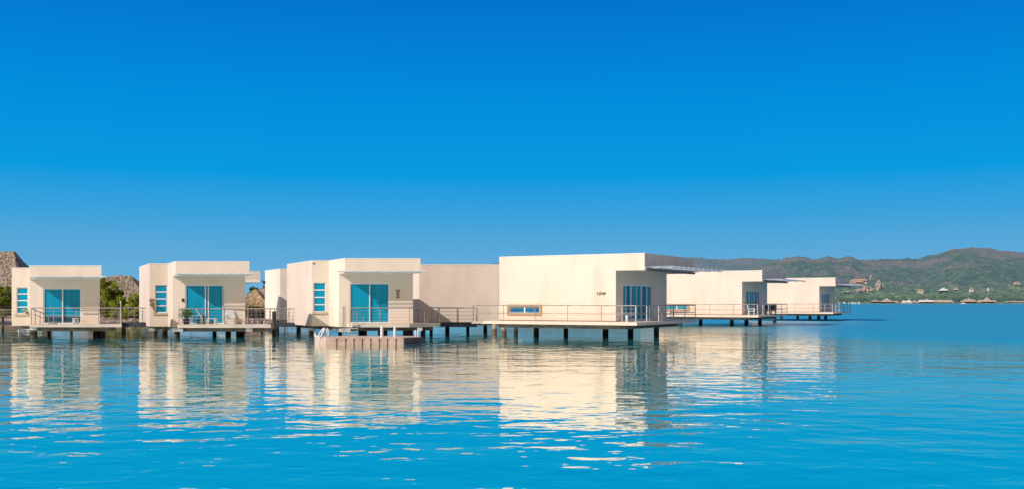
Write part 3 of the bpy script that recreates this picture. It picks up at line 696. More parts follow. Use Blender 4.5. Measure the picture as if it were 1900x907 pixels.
# steps that come down from the villa to the dock
s = thing('dock_steps', 'narrow metal steps with tall handrails leading down to the pink floating dock', 'steps', (gx(652, 61.4), 61.4, WL0))
loc = s.location
q = MB()
for px in (637, 640): q.tube([(gx(px, 61.4) - loc.x, 0, 0), (gx(px, 61.4) - loc.x, 0, 2.0)], .03, 6)
q.build('handrail', M['rail'], s)
q = MB()
for k in range(4): q.box(.0 - .25, .25, .15 + .22 * k, .40 + .22 * k, .18 + .2 * k, .22 + .2 * k)
q.build('tread', M['steel'], s)
q = MB()
for sx in (-.28, .25): q.hexa([(sx, .1, .0), (sx + .03, .1, .0), (sx + .03, .22, 0), (sx, .22, 0), (sx, 1.02, .86), (sx + .03, 1.02, .86), (sx + .03, 1.12, .86), (sx, 1.12, .86)])
q.build('stringer', M['steel'], s)

# ------------------------------------------------------------------ porch furniture and plants
def armchair(label, loc, rz, mat, group=None):
    t = thing('porch_chair', label, 'chair', loc, rz, group)     # faces -y
    m = MB(); m.hexa([(-.26, -.26, .36), (.26, -.26, .36), (.24, .24, .33), (-.24, .24, .33), (-.26, -.26, .41), (.26, -.26, .41), (.24, .24, .38), (-.24, .24, .38)]); m.build('seat', mat, t)
    m = MB(); m.hexa([(-.25, .22, .40), (.25, .22, .40), (.25, .27, .40), (-.25, .27, .40), (-.24, .38, .92), (.24, .38, .92), (.24, .42, .90), (-.24, .42, .90)]); m.build('backrest', mat, t, bevel=.015)
    for sx in (-.29, .24):
        m = MB(); m.box(sx, sx + .06, -.28, .28, .60, .64); m.build('armrest', mat, t, bevel=.01)
        for y in (-.25, .22):
            m = MB(); m.hexa([(sx + .005, y - .03, 0), (sx + .055, y - .03, 0), (sx + .055, y + .03, 0), (sx + .005, y + .03, 0), (sx + .005, y - .02, .597), (sx + .055, y - .02, .597), (sx + .055, y + .03, .597), (sx + .005, y + .03, .597)]); m.build('leg', mat, t)
    return t
def lounger(label, loc, rz):
    t = thing('porch_lounger', label, 'lounge chair', loc, rz)   # head at +x
    m = MB()
    for k in range(7): x = -.42 + k * .12; m.box(x, x + .09, -.28, .28, .34, .37)
    m.build('seat', M['plastic'], t)
    m = MB()
    for k in range(7):
        a = k * .105; m.hexa([(.42 - .62 * a, -.28, .37 + .9 * a), (.45 - .62 * a, -.28, .37 + .9 * a), (.45 - .62 * a, .28, .37 + .9 * a), (.42 - .62 * a, .28, .37 + .9 * a)] + [(q[0] - .05, q[1], q[2] + .07) for q in [(.42 - .62 * a, -.28, .37 + .9 * a), (.45 - .62 * a, -.28, .37 + .9 * a), (.45 - .62 * a, .28, .37 + .9 * a), (.42 - .62 * a, .28, .37 + .9 * a)]])
    m.build('backrest', M['plastic'], t)
    for x in (-.38, .36):
        for y in (-.27, .22):
            m = MB(); m.hexa([(x - .03, y, 0), (x + .03, y, 0), (x + .03, y + .05, 0), (x - .03, y + .05, 0), (x - .01, y, .338), (x + .05, y, .338), (x + .05, y + .05, .338), (x - .01, y + .05, .338)]); m.build('leg', M['plastic'], t)
    for y in (-.33, .285):
        m = MB(); m.box(-.3, .4, y, y + .045, .54, .58); m.box(-.28, -.24, y + .005, y + .04, 0, .538); m.build('armrest', M['plastic'], t)
    return t
def table(label, loc, w, d, h, group=None):
    t = thing('side_table', label, 'table', loc, 0, group)
    m = MB(); m.box(-w / 2, w / 2, -d / 2, d / 2, h - .05, h); m.build('tabletop', M['plastic'], t, bevel=.01)
    for sx in (-1, 1):
        for sy in (-1, 1):
            m = MB(); x, y = sx * (w / 2 - .04), sy * (d / 2 - .04); m.box(x - .028, x + .028, y - .028, y + .028, 0, h - .052); m.build('leg', M['plastic'], t)
    return t
def leaves(mb, centres, n, rad, size, seed, flat=.7):
    rnd = random.Random(seed)
    for _ in range(n):
        c = rnd.choice(centres)
        d = Vector((rnd.gauss(0, 1), rnd.gauss(0, 1), rnd.gauss(0, flat)))
        if d.length < 1e-4: continue
        rr = (rnd.random() ** .45) * c[3] * rad
        p = Vector(c[:3]) + d.normalized() * rr
        a = Vector((rnd.uniform(-1, 1), rnd.uniform(-1, 1), rnd.uniform(-.5, .5))).normalized()
        b = a.cross(Vector((rnd.uniform(-1, 1), rnd.uniform(-1, 1), rnd.uniform(-1, 1)))).normalized()
        s = size * rnd.uniform(.6, 1.35)
        mb.quad(p - a * s, p + b * s * .45, p + a * s, p - b * s * .45)
zB = B['zd']
lounger('white plastic lounge chair with slatted back beside the potted plant', (gx(362, 63.3), 63.35, zB), math.radians(28))
table('small white plastic table standing between the two white porch seats', (gx(393, 63.1), 63.1, zB), .58, .4, .40)
armchair('white plastic armchair at the right of the blue porch doors', (gx(427, 63.1), 63.15, zB), math.radians(22), M['plastic'])
t = thing('potted_plant', 'bushy green plant in a purple pot on the porch with white chairs', 'plant', (gx(345.5, 63.0), 63.0, zB))
m = MB(); m.lathe([(.13, 0), (.17, .02), (.20, .30), (.22, .33), (.20, .36), (.17, .34)], sides=16); m.build('pot', M['pot'], t)
m = MB()
for k in range(26):
    a = random.uniform(0, 6.28); l = random.uniform(.35, .62); r_ = random.uniform(.05, .34)
    p0 = Vector((.08 * math.cos(a), .08 * math.sin(a), .33)); p1 = Vector((r_ * math.cos(a), r_ * math.sin(a), .33 + l)); m.tube([p0, p0.lerp(p1, .5) + Vector((0, 0, .08)), p1], [.012, .01, .004], 4)
leaves(m, [(.26 * math.cos(k * 1.1), .26 * math.sin(k * 1.1), .62 + .11 * (k % 3), .24) for k in range(8)], 420, 1, .055, 3, 1)
m.build('foliage', M['potleaf'], t)
# dry plant on the second villa's window sill
def sill_plant(v, label, px, py, seed, mat, wpx, hpx, lean):
    Yw = v['WL'][1] - .05; b = Vector((gx(px, Yw), Yw - .0, v['wop'][2] + .003))
    t = thing('window_plant', label, 'plant', b)
    m = MB(); m.lathe([(.05, 0), (.06, .01), (.07, .1), (.06, .11)], (0, 0, 0), 10); m.build('pot', M['sill'], t)
    m = MB(); h = hpx * Yw / F; w_ = wpx * Yw / F; cs = []
    rnd = random.Random(seed)
    for k in range(7):
        e = Vector((lean * h * rnd.uniform(.2, .5) + rnd.uniform(-.5, .5) * w_, rnd.uniform(-.2, .05), h * rnd.uniform(.55, 1)))
        m.tube([(0, 0, .1), e * .5 + Vector((lean * .03, 0, .08)), e], [.014, .01, .004], 4); cs.append((*e, w_ * .28))
    m.build('stem', M['dryleaf'], t)
    m = MB(); leaves(m, cs, 110, 1, .06, seed, .8); m.build('foliage', mat, t)
sill_plant(B, 'dry twiggy plant leaning left on the window sill of the villa with white chairs', 287, 577, 5, M['dryleaf'], 9, 25, -.5)
sill_plant(A, 'white flowering plant on the window sill of the villa at the left end', 47.5, 580, 9, M['flower'], 11, 7, .2)
zA = A['zd']
table('low white stool in front of the half open blinds of the leftmost villa', (gx(140, 61.2), 61.2, zA), .30, .28, .38)
t = MB(); t.hexa([(-.25, -.12, 0), (.25, -.14, 0), (.27, .14, 0), (-.24, .12, 0), (-.2, -.08, .045), (.2, -.09, .03), (.22, .1, .06), (-.2, .08, .035)])
o = t.build('towel', M['darkmetal'], None); o.location = (gx(98, 61.25), 61.25, zA); tag(o, 'dark folded towel lying by the doors of the leftmost villa', 'towel')
# things on the side villas' porches
def on_villa(r, u, v, z=1.40):
    c, s_ = math.cos(r.rotation_euler.z), math.sin(r.rotation_euler.z)
    return (r.location.x + u * c - v * s_, r.location.y + u * s_ + v * c, z)
t = MB(); t.lathe([(.07, 0), (.09, .02), (.075, .22), (.12, .36), (.11, .37), (.06, .24)], sides=12); o = t.build('planter', M['plastic'], None, smooth=True); o.location = on_villa(Dv, -1.35, .45); tag(o, 'small white vase on the porch floor of the large side on villa', 'vase')
armchair('pale armchair with a tall back on the porch of the middle side on villa', on_villa(Ev, -1.2, .7), math.radians(70), M['plastic'])
armchair('black chair nearest the doors on the porch of the middle side on villa', on_villa(Ev, -.9, 5.4), math.radians(150), M['darkmetal'])
armchair('black chair farthest from the doors on the porch of the middle side on villa', on_villa(Ev, -1.0, 7.4), math.radians(-20), M['darkmetal'])
t = thing('porch_table', 'round black table between the black chairs on the middle side on villa', 'table', on_villa(Ev, -.95, 6.4))
m = MB(); m.lathe([(.45, .70), (.46, .73), (.45, .75)], sides=18); m.build('tabletop', M['darkmetal'], t); m = MB(); m.lathe([(.25, 0), (.25, .03), (.05, .06), (.05, .698)], sides=12); m.build('leg', M['darkmetal'], t)

# ------------------------------------------------------------------ the near shore on the left
m = MB(); edge = []
xs = [-150 + 4.0 * k for k in range(33)]
for x in xs: edge.append((x, 108 + 1.6 * mn.noise(Vector((x * .13, 0, 3)))))
top = [(x, y + 1.4) for x, y in edge]
n = len(edge)
rows = [[(x, y, -1.0) for x, y in edge], [(x, y + .4, .25 + .2 * mn.noise(Vector((x * .5, 1, 0)))) for x, y in edge], [(x, y + 1.6, .75 + .15 * mn.noise(Vector((x * .4, 5, 0)))) for x, y in edge], [(x, y + 8, .95) for x, y in edge], [(x, 260, 1.6) for x, y in edge]]
for rw in rows: m.v += rw
for i in range(len(rows) - 1):
    for k in range(n - 1): m.f.append((i * n + k, i * n + k + 1, (i + 1) * n + k + 1, (i + 1) * n + k))
tag(m.build('ground', M['soil'], None, smooth=True), kind='structure')
# riprap boulders along the edge
rnd = random.Random(4)
rocks = MB()
for k in range(230):
    x = rnd.uniform(-75, -24); y = 107.6 + rnd.uniform(0, 2.0); s_ = rnd.uniform(.18, .5); c = Vector((x, y, .1 + (y - 107.6) * .28))
    i0 = len(rocks.v); pts = []
    for a, b in ((0, 1), (1, 0), (2, 0), (3, 0), (4, 0), (5, 0), (0, -1)):
        if b: d = Vector((0, 0, b))
        else: d = Vector((math.cos(a * 1.2566), math.sin(a * 1.2566), rnd.uniform(-.3, .3)))
        rocks.v.append(tuple(c + d * s_ * rnd.uniform(.7, 1.2) * (.7 if b else 1)))
    for j in range(5):
        q = (j + 1) % 5; rocks.f.append((i0, i0 + 1 + j, i0 + 1 + q)); rocks.f.append((i0 + 6, i0 + 1 + q, i0 + 1 + j))
tag(rocks.build('shore_rocks', M['rock'], None), kind='stuff', label='brown rocks lining the near shore behind the villas', cat='rocks')

def thatch_hut(name, label, cx, cy, zg, wx, wyy, ze, zp, ridge, mat, straw, seed, posts=True, group=None, rz=0, walls=False, dense=1.0, zwall=None):
    t = thing(name, label, 'thatched hut', (cx, cy, zg), rz, group)
    rnd = random.Random(seed)
    ex, ey = wx / 2, wyy / 2; H = zp - ze
    # concave hip roof built from rings
    m = MB(); rings = []; nr = 9; per = 40
    for i in range(nr):
        f = i / (nr - 1); g = (1 - f) ** 1.15
        hx = ridge / 2 + (ex - ridge / 2) * g; hy = .12 + (ey - .12) * g; z = ze - zg + H * f
        ring = []
        for k in range(per):
            a = 4 * k / per; s_, u = int(a), a - int(a)
            x, y = [(-hx + 2 * hx * u, -hy), (hx, -hy + 2 * hy * u), (hx - 2 * hx * u, hy), (-hx, hy - 2 * hy * u)][s_]
            nz = .06 * H * mn.noise(Vector((x * .9, y * .9, z * .9 + seed)))
            ring.append((x, y, z + nz))
        rings.append(ring); m.v += ring
    for i in range(nr - 1):
        for k in range(per):
            q = (k + 1) % per; m.f.append((i * per + k, i * per + q, (i + 1) * per + q, (i + 1) * per + k))
    m.f.append(tuple((nr - 1) * per + k for k in range(per)))
    th = m.build('thatch', mat, t)
    # loose straw on the slopes and a ragged fringe at the eaves
    q = MB()
    for _ in range(int(2600 * dense)):
        i = rnd.randrange(nr - 1); k = rnd.randrange(per); a = Vector(rings[i][k]); b = Vector(rings[i + 1][k]); c = Vector(rings[i][(k + 1) % per])
        p = a + (b - a) * rnd.random() + (c - a) * rnd.random(); dn = (a - b).normalized(); sd = (c - a)
        sd = sd.normalized() if sd.length > 1e-4 else Vector((1, 0, 0))
        nn = sd.cross(dn); nn.normalize()
        if nn.z < 0: nn = -nn
        l = rnd.uniform(.25, .7); wv = rnd.uniform(.03, .07)
        q.quad(p - sd * wv + nn * .03, p + sd * wv + nn * .03, p + dn * l + sd * wv * .4 + nn * .10, p + dn * l - sd * wv * .4 + nn * .09)
    for _ in range(int(800 * dense)):
        k = rnd.randrange(per); a = Vector(rings[0][k]); c = Vector(rings[0][(k + 1) % per]); p = a.lerp(c, rnd.random()); sd = (c - a).normalized()
        l = rnd.uniform(.25, .75); wv = rnd.uniform(.03, .06)
        q.quad(p - sd * wv + Vector((0, 0, .1)), p + sd * wv + Vector((0, 0, .1)), p + sd * wv * .3 - Vector((0, 0, l)), p - sd * wv * .3 - Vector((0, 0, l)))
    q.build('straw', straw, th, fix=False)
    if posts:
        nx = max(2, int(wx / 2.6)); hx, hy = ex * .86, ey * .86
        for sy in (-1, 1):
            for k in range(nx + 1):
                x = -hx + 2 * hx * k / nx; p = MB(); p.tube([(x, sy * hy, 0), (x, sy * hy, ze - zg + .25)], .10, 7); p.build('post', M['bark'], t)
    if walls:
        zz = (zwall or ze) - zg; p = MB(); p.box(-ex * .8, ex * .8, ey * .2, ey * .8, 0.0, zz + .2); p.build('wall', M['soil'] if walls is True else walls, t)
    return t
ZG = .95
Yh1 = 122
thatch_hut('thatched_hall', 'large grey thatched roof rising behind the leftmost villa', gx(-28, Yh1), Yh1, ZG + .1, 14.5, 10, gz(545, Yh1), gz(466, Yh1), 7.2, M['thatch'], M['straw'], 11, group=None, walls=True)
Yh2 = 126
thatch_hut('thatched_hall', 'grey thatched roof with a high ridge behind the trees between the two left villas', gx(222, Yh2), Yh2, ZG + .1, 11, 8, gz(560, Yh2), gz(510, Yh2), 2.6, M['thatch'], M['straw'], 12, walls=True)
Yh4 = 150
thatch_hut('thatched_hall', 'lower thatched roof just showing at the right of the high ridged one', gx(258, Yh4), Yh4, ZG + .2, 9, 7, gz(552, Yh4), gz(535, Yh4), 2.5, M['thatch'], M['straw'], 14, dense=.5)
Yh3 = 112
thatch_hut('thatched_hut', 'golden thatched hut with a pointed roof and open sides behind the porch with white chairs', gx(474, Yh3), Yh3, ZG, 3.7, 3.6, gz(565, Yh3), gz(536.5, Yh3), .3, M['thatch2'], M['straw2'], 13, walls=M['darkmetal'], dense=.8)  # dark back block paints in the shade inside the open hut
Yh5 = 120
thatch_hut('thatched_hut', 'brown thatched roof slope behind the golden hut', gx(492, Yh5), Yh5, ZG, 4.6, 4, gz(560, Yh5), gz(533, Yh5), .8, M['thatch'], M['straw'], 15, dense=.6)

def tree(name, label, x, y, zg, H, Wd, seed, mat, n=2600, leaf=.16, group=None, trunkh=.35, cat='tree'):
    t = thing(name, label, cat, (x, y, zg), 0, group); rnd = random.Random(seed)
    m = MB(); cs = []
    top = Vector((rnd.uniform(-.2, .2), 0, H * trunkh)); m.tube([(0, 0, -.2), top * .5 + Vector((.08, 0, 0)), top], [.16, .13, .11], 7)
    for k in range(13):
        a = rnd.uniform(0, 6.28); rr = rnd.uniform(.15, .46) * Wd; z = H * rnd.uniform(trunkh + .02, .88) * (1 - .25 * (rr / Wd))
        e = Vector((rr * math.cos(a), rr * math.sin(a), z)); md = top.lerp(e, .5) + Vector((0, 0, .15)); m.tube([top, md, e], [.07, .045, .015], 5)
        cs.append((*e, Wd * rnd.uniform(.11, .21)))
    for k in range(16):
        a = rnd.uniform(0, 6.28); f = rnd.random(); rr = Wd * .47 * math.sqrt(rnd.random()) * (1 - .45 * f)
        cs.append((rr * math.cos(a), rr * math.sin(a), H * (trunkh * .55 + (1 - trunkh * .55) * f * .93), Wd * rnd.uniform(.07, .17)))
    m.build('trunk', M['bark'], t)
    q = MB(); leaves(q, cs, n, 1, leaf, seed + 1, .75); q.build('crown', mat, t, fix=False)
    return t
def px_tree(name, label, px0, px1, ptop, Y, seed, mat, group='trees on the near shore', **kw):
    x = gx((px0 + px1) / 2, Y); return tree(name, label, x, Y, ZG - .1, gz(ptop, Y) - ZG + .1, (px1 - px0) * Y / F * 1.05, seed, mat, group=group, **kw)
px_tree('leafy_tree', 'green leafy tree at the left edge beside the leftmost villa', -14, 25, 530, 112, 21, M['leaf'], n=3600)
px_tree('leafy_tree', 'dense green tree rising right of the leftmost villa', 178, 224, 513, 114, 22, M['leaf'], n=4200)
px_tree('leafy_tree', 'dark leafy tree low in front of the high ridged thatched roof', 205, 240, 546, 113, 23, M['leaf'], n=2600)
px_tree('leafy_tree', 'yellow green tree left of the villa with white chairs', 232, 272, 541, 111, 24, M['leafy'], n=3400)
px_tree('leafy_tree', 'round treetop behind the golden hut beside the cream block', 478, 506, 528, 135, 26, M['palmleaf'], n=2000)
px_tree('leafy_tree', 'rounded dark treetop directly above the golden thatched hut', 457, 484, 526, 138, 27, M['palmleaf'], n=2200)
GSb = 'low shrubs along the near shore'
for k, (a, b, tp, Y, mt, lb) in enumerate(((186, 206, 572, 110.5, 'leaf', 'low green shrub by the rail right of the leftmost villa'), (204, 226, 574, 110.3, 'leafy', 'low yellow green shrub behind the lamp post'), (224, 248, 576, 110.4, 'leafy', 'pale shrub behind the first dark walkway'), (244, 268, 573, 110.6, 'leaf', 'low shrub left of the villa with white chairs'), (-8, 12, 572, 110.6, 'leaf', 'low shrub on the shore at the left edge'))):
    px_tree('shrub', lb, a, b, tp, Y, 40 + k, M[mt], group=GSb, n=900, leaf=.12, trunkh=.15, cat='shrub')

# ------------------------------------------------------------------ far hills across the water
def interp(tab, x):
    if x <= tab[0][0]: return tab[0][1]
    for (a, p), (b, q) in zip(tab, tab[1:]):
        if x <= b:
            t = (x - a) / (b - a); t = t * t * (3 - 2 * t); return p + (q - p) * t
    return tab[-1][1]
NEAR = [(1180, 545), (1300, 530), (1380, 505), (1440, 484), (1460, 478), (1480, 474.5), (1495, 477), (1512, 480), (1536, 475.5), (1552, 478), (1575, 474.5), (1600, 481.5), (1650, 479.5), (1700, 479), (1735, 471), (1770, 461), (1795, 458.5), (1825, 459), (1860, 464), (1900, 468), (1960, 474), (2100, 490), (2300, 520)]
FAR = [(780, 555), (860, 530), (900, 491), (930, 487), (1000, 482), (1100, 477), (1236, 474.5), (1290, 478), (1340, 480.5), (1390, 478), (1440, 481), (1500, 486), (1600, 500), (1700, 530), (1800, 552)]
SHORE = 1500.0; RIDGE = 2750.0
def fbm(x, y, z, o=4): return mn.fractal(Vector((x, y, z)), 1.0, 2.0, o, noise_basis='PERLIN_ORIGINAL')
def terrain(X, Y):
    a = X / Y * F + CX
    H = (HY - interp(NEAR, a)) * RIDGE / F + EYE
    t = (Y - SHORE) / (RIDGE - SHORE)
    if t < 0: return -3.0
    tt = min(t, 1.0)
    p = tt ** 1.15 if t <= 1 else max(0, 1 - (t - 1) * 1.2)
    gully = fbm(X / 260, Y / 300, 1.7, 5)
    rid = 1 - abs(fbm(X / 330 + 9, Y / 420, 4.2, 4)) * 2
    h = H * p + (gully * 24 + rid * 14 - 8) * math.sin(math.pi * min(1, tt)) * min(1, H / 90)
    return h + 1.2
def far_h(X, Y):
    a = X / Y * F + CX
    return (HY - interp(FAR, a)) * 4200 / F + EYE
def hill_mat(name, haze, hz):
    m, nt, out = new_mat(name)
    g = N(nt, 'ShaderNodeNewGeometry')
    def nz(scale, det, off=0):
        mp = N(nt, 'ShaderNodeMapping'); mp.inputs['Scale'].default_value = scale; mp.inputs['Location'].default_value = (off, off, off)
        L(nt, g.outputs['Position'], mp.inputs[0]); n = N(nt, 'ShaderNodeTexNoise'); n.inputs['Scale'].default_value = 1; n.inputs['Detail'].default_value = det; n.inputs['Roughness'].default_value = .62
        L(nt, mp.outputs[0], n.inputs['Vector']); return n.outputs[0]
    canopy = ramp(nt, nz((.05, .05, .05), 6), [(.34, (.03, .06, .03)), (.5, (.09, .16, .065)), (.66, (.23, .30, .12))])
    lowz = N(nt, 'ShaderNodeSeparateXYZ'); L(nt, g.outputs['Position'], lowz.inputs[0])
    lm = N(nt, 'ShaderNodeMapRange'); lm.inputs[1].default_value = 8; lm.inputs[2].default_value = 45; L(nt, lowz.outputs[2], lm.inputs[0])
    lc = ramp(nt, lm.outputs[0], [(0, (1, 1, .8)), (1, (.56, .56, .56))])
    cm = N(nt, 'ShaderNodeMix', data_type='RGBA', blend_type='MULTIPLY'); cm.inputs[0].default_value = 1; L(nt, canopy, cm.inputs[6]); L(nt, lc, cm.inputs[7]); canopy = cm.outputs[2]
    dry = ramp(nt, nz((.08, .08, .08), 5, 9), [(.35, (.12, .085, .065)), (.65, (.27, .19, .14))])
    sp = N(nt, 'ShaderNodeSeparateXYZ'); L(nt, g.outputs['Position'], sp.inputs[0])
    hgt = N(nt, 'ShaderNodeMapRange'); hgt.inputs[1].default_value = 10; hgt.inputs[2].default_value = 120; hgt.inputs[3].default_value = -.12; hgt.inputs[4].default_value = .06; L(nt, sp.outputs[2], hgt.inputs[0])
    ad = N(nt, 'ShaderNodeMath', operation='ADD'); L(nt, nz((.008, .006, .012), 5, 3), ad.inputs[0]); L(nt, hgt.outputs[0], ad.inputs[1])
    msk = N(nt, 'ShaderNodeMapRange', interpolation_type='SMOOTHSTEP'); msk.inputs[1].default_value = .50; msk.inputs[2].default_value = .62; msk.inputs[4].default_value = .8; L(nt, ad.outputs[0], msk.inputs[0])
    mx = N(nt, 'ShaderNodeMix', data_type='RGBA'); L(nt, msk.outputs[0], mx.inputs[0]); L(nt, canopy, mx.inputs[6]); L(nt, dry, mx.inputs[7])
    d = N(nt, 'ShaderNodeBsdfDiffuse'); L(nt, mx.outputs[2], d.inputs[0])
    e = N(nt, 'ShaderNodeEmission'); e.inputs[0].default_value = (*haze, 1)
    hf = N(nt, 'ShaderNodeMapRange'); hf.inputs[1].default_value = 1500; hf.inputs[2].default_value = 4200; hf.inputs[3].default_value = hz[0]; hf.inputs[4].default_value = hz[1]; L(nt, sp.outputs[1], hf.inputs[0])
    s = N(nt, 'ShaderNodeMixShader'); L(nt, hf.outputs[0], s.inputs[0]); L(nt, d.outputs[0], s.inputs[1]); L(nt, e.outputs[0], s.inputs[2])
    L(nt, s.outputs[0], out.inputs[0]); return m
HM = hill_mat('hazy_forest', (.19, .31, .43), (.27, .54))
m = MB(); cols_ = 620; rws = 250
for j in range(rws):
    t = j / (rws - 1); Y = SHORE - 4 + (RIDGE + 260 - SHORE) * t
    for i in range(cols_):
        a = 1170 + (2010 - 1170) * i / (cols_ - 1); X = (a - CX) * Y / F
        h = terrain(X, Y)
        lump = abs(mn.noise(Vector((X / 13, Y / 16, 0)))) * 7 + mn.noise(Vector((X / 5, Y / 7, 5))) * 2.2
        e = min(1, max(0, (Y - SHORE) / 60)); m.v.append((X, Y, h + lump * e - 3 * e))
for j in range(rws - 1):
    for i in range(cols_ - 1): k = j * cols_ + i; m.f.append((k, k + 1, k + cols_ + 1, k + cols_))
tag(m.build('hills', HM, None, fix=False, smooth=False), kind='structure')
m = MB(); cols_ = 460; rws = 60
for j in range(rws):
    t = j / (rws - 1); Y = 3100 + 1250 * t
    for i in range(cols_):
        a = 770 + (1830 - 770) * i / (cols_ - 1); X = (a - CX) * Y / F
        tt = min(1, (Y - 3100) / 1100); p = tt ** .8 if Y <= 4200 else 1 - (Y - 4200) / 500
        h = far_h(X, Y) * p + fbm(X / 300, Y / 300, 7, 4) * 22 * math.sin(math.pi * tt) + abs(mn.noise(Vector((X / 22, Y / 22, 0)))) * 9 + mn.noise(Vector((X / 8, Y / 8, 2))) * 3
        m.v.append((X, Y, max(h, -2)))
for j in range(rws - 1):
    for i in range(cols_ - 1): k = j * cols_ + i; m.f.append((k, k + 1, k + cols_ + 1, k + cols_))
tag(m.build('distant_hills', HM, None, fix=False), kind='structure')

# huts and houses on the far shore
FT = noise_mat('far_thatch', (.36, .29, .23), (.52, .43, .35), (.3, .3, .3), 4, .95)
FTW = noise_mat('far_pale_roof', (.62, .60, .56), (.74, .72, .68), (.3, .3, .3), 3, .9)
FW = noise_mat('far_wall', (.55, .42, .34), (.72, .60, .50), (.4, .4, .4), 4, .9)
FD = noise_mat('far_shade', (.05, .055, .05), (.10, .10, .09), (.3, .3, .3), 3, .9)
FR_ = noise_mat('far_tile', (.40, .28, .22), (.52, .38, .31), (.5, .5, .5), 4, .9)
FRK = noise_mat('far_rock', (.30, .25, .22), (.50, .42, .37), (.12, .12, .12), 6, .95)
def find_Y(px, py):
    Y = SHORE + 6
    while Y < RIDGE:
        X = gx(px, Y)
        if terrain(X, Y) >= gz(py, Y): return Y
        Y += 6
    return RIDGE
def far_hut(px, pbase, ptop, wpx, label, roof=None, wall=None, ridge=0.12, name='shore_hut', wallfrac=.3, power=1.35, Y=None, group='huts on the far shore', cat='hut'):
    Y = Y or (SHORE + 14 if pbase > 557 else find_Y(px, pbase) - 8)
    X = gx(px, Y); wd = wpx * Y / F; zb = gz(pbase, Y); H = (pbase - ptop) * Y / F
    if Y < SHORE + 60: zb = .9
    t = thing(name, label, cat, (X, Y, zb), 0, group)
    hw = H * wallfrac; m = MB(); d = min(wd * .8, 14); m.box(-wd * .4, wd * .4, -d * .4, d * .4, -3, hw + .3); m.build('wall', wall or FD, t)
    m = MB(); per = 12; nr = 6; rings = []
    for i in range(nr):
        f = i / (nr - 1); g = (1 - f) ** power
        hx = wd * (ridge / 2 + (.5 - ridge / 2) * g); hy = d * (.02 + .48 * g)
        for c in ((-hx, -hy), (hx, -hy), (hx, hy), (-hx, hy)): m.v.append((c[0], c[1], hw + (H - hw) * f))
    for i in range(nr - 1):
        for k in range(4): q = (k + 1) % 4; m.f.append((i * 4 + k, i * 4 + q, i * 4 + 4 + q, i * 4 + 4 + k))
    m.f.append((0, 3, 2, 1)); m.f.append(tuple((nr - 1) * 4 + k for k in range(4))); m.build('roof', roof or FT, t)
    return t
def nth(s): return s
far_hut(1624, 560, 553.5, 16, 'flat spreading thatched shelter left of the pointed shore hut', ridge=.3, wallfrac=.55)
far_hut(1645, 563, 553.5, 26, 'pointed thatched hut standing at the water on the far shore below the rubble slope', ridge=.16, power=1.7)
far_hut(1659, 563, 558.6, 17, 'low thatched wing at the right of the pointed shore hut', ridge=.7)
far_hut(1677, 563, 557, 9, 'white tent on the far shore right of the low thatched wing', roof=FTW, wall=FTW, power=1)
far_hut(1686, 563, 556, 12, 'larger white tent on the far shore beside the palms', roof=FTW, wall=FTW, power=1.1)
far_hut(1697, 563, 557.2, 10, 'pale thatched shelter between the white tents and the big thatched hall', ridge=.4)
far_hut(1714, 557, 548.5, 20, 'big thatched hall with a long ridge on the far shore', ridge=.75, wallfrac=.2, Y=SHORE + 40, power=1)
far_hut(1718, 563, 556.5, 26, 'white roofed terrace under the big thatched hall', roof=FTW, ridge=.8, power=1, wallfrac=.45)
far_hut(1748, 563, 556.3, 38, 'long low thatched gallery right of the big thatched hall', ridge=.9, power=1, wallfrac=.3)
far_hut(1708, 541, 535.5, 10, 'small cream house with a thatched top on the slope above the big hall', wall=FW, ridge=.6, wallfrac=.65, power=1)
far_hut(1750.5, 540, 533, 16, 'white hip roofed pavilion alone on the far slope', roof=FTW, ridge=.15, wallfrac=.25)
far_hut(1774, 538, 533, 9, 'small brown thatched hut on the slope right of the white pavilion', roof=FRK, ridge=.3, wallfrac=.2)
far_hut(1802.5, 537.5, 533, 7.5, 'tiny thatched hut on the slope above the two tier hut', roof=FT, wall=FTW, ridge=.3)
far_hut(1833.5, 536.5, 533.2, 4, 'tiny white hut high on the slope above the right pointed hut', roof=FTW, wall=FTW)
far_hut(1798, 555.5, 545.5, 19, 'upper pointed tier of the two tier thatched hut on the far shore', ridge=.06, wallfrac=.2, Y=SHORE + 30)
far_hut(1798, 562.5, 554.5, 27, 'lower spreading tier of the two tier thatched hut on the far shore', ridge=.5, power=1.1, wallfrac=.4)
far_hut(1831, 562.5, 550, 24, 'pointed thatched hut with flaring eaves right of the two tier hut', ridge=.05, power=1.9, wallfrac=.25)
far_hut(1818, 562.5, 555.5, 13, 'little thatched hut between the two tier hut and the flaring hut', ridge=.2)
far_hut(1844.5, 562.5, 555.5, 10, 'little thatched hut at the right of the flaring pointed hut', ridge=.1)
far_hut(1885, 562, 557.5, 36, 'long low pale building near the right edge of the far shore', roof=FRK, wall=FW, ridge=.9, power=1, wallfrac=.55)
for k, (px, wq, tp) in enumerate(((1557, 4, 561), (1566.5, 6, 560), (1575, 4, 561), (1581.5, 5, 560), (1587, 5, 560.5), (1594, 5, 560))):
    far_hut(px, 563.4, tp + .6, wq * .8, 'tiny white hut standing in the water line beside the farthest villa', roof=FTW, wall=FTW, Y=1380, wallfrac=.55, power=1, group='white huts beside the farthest villa')
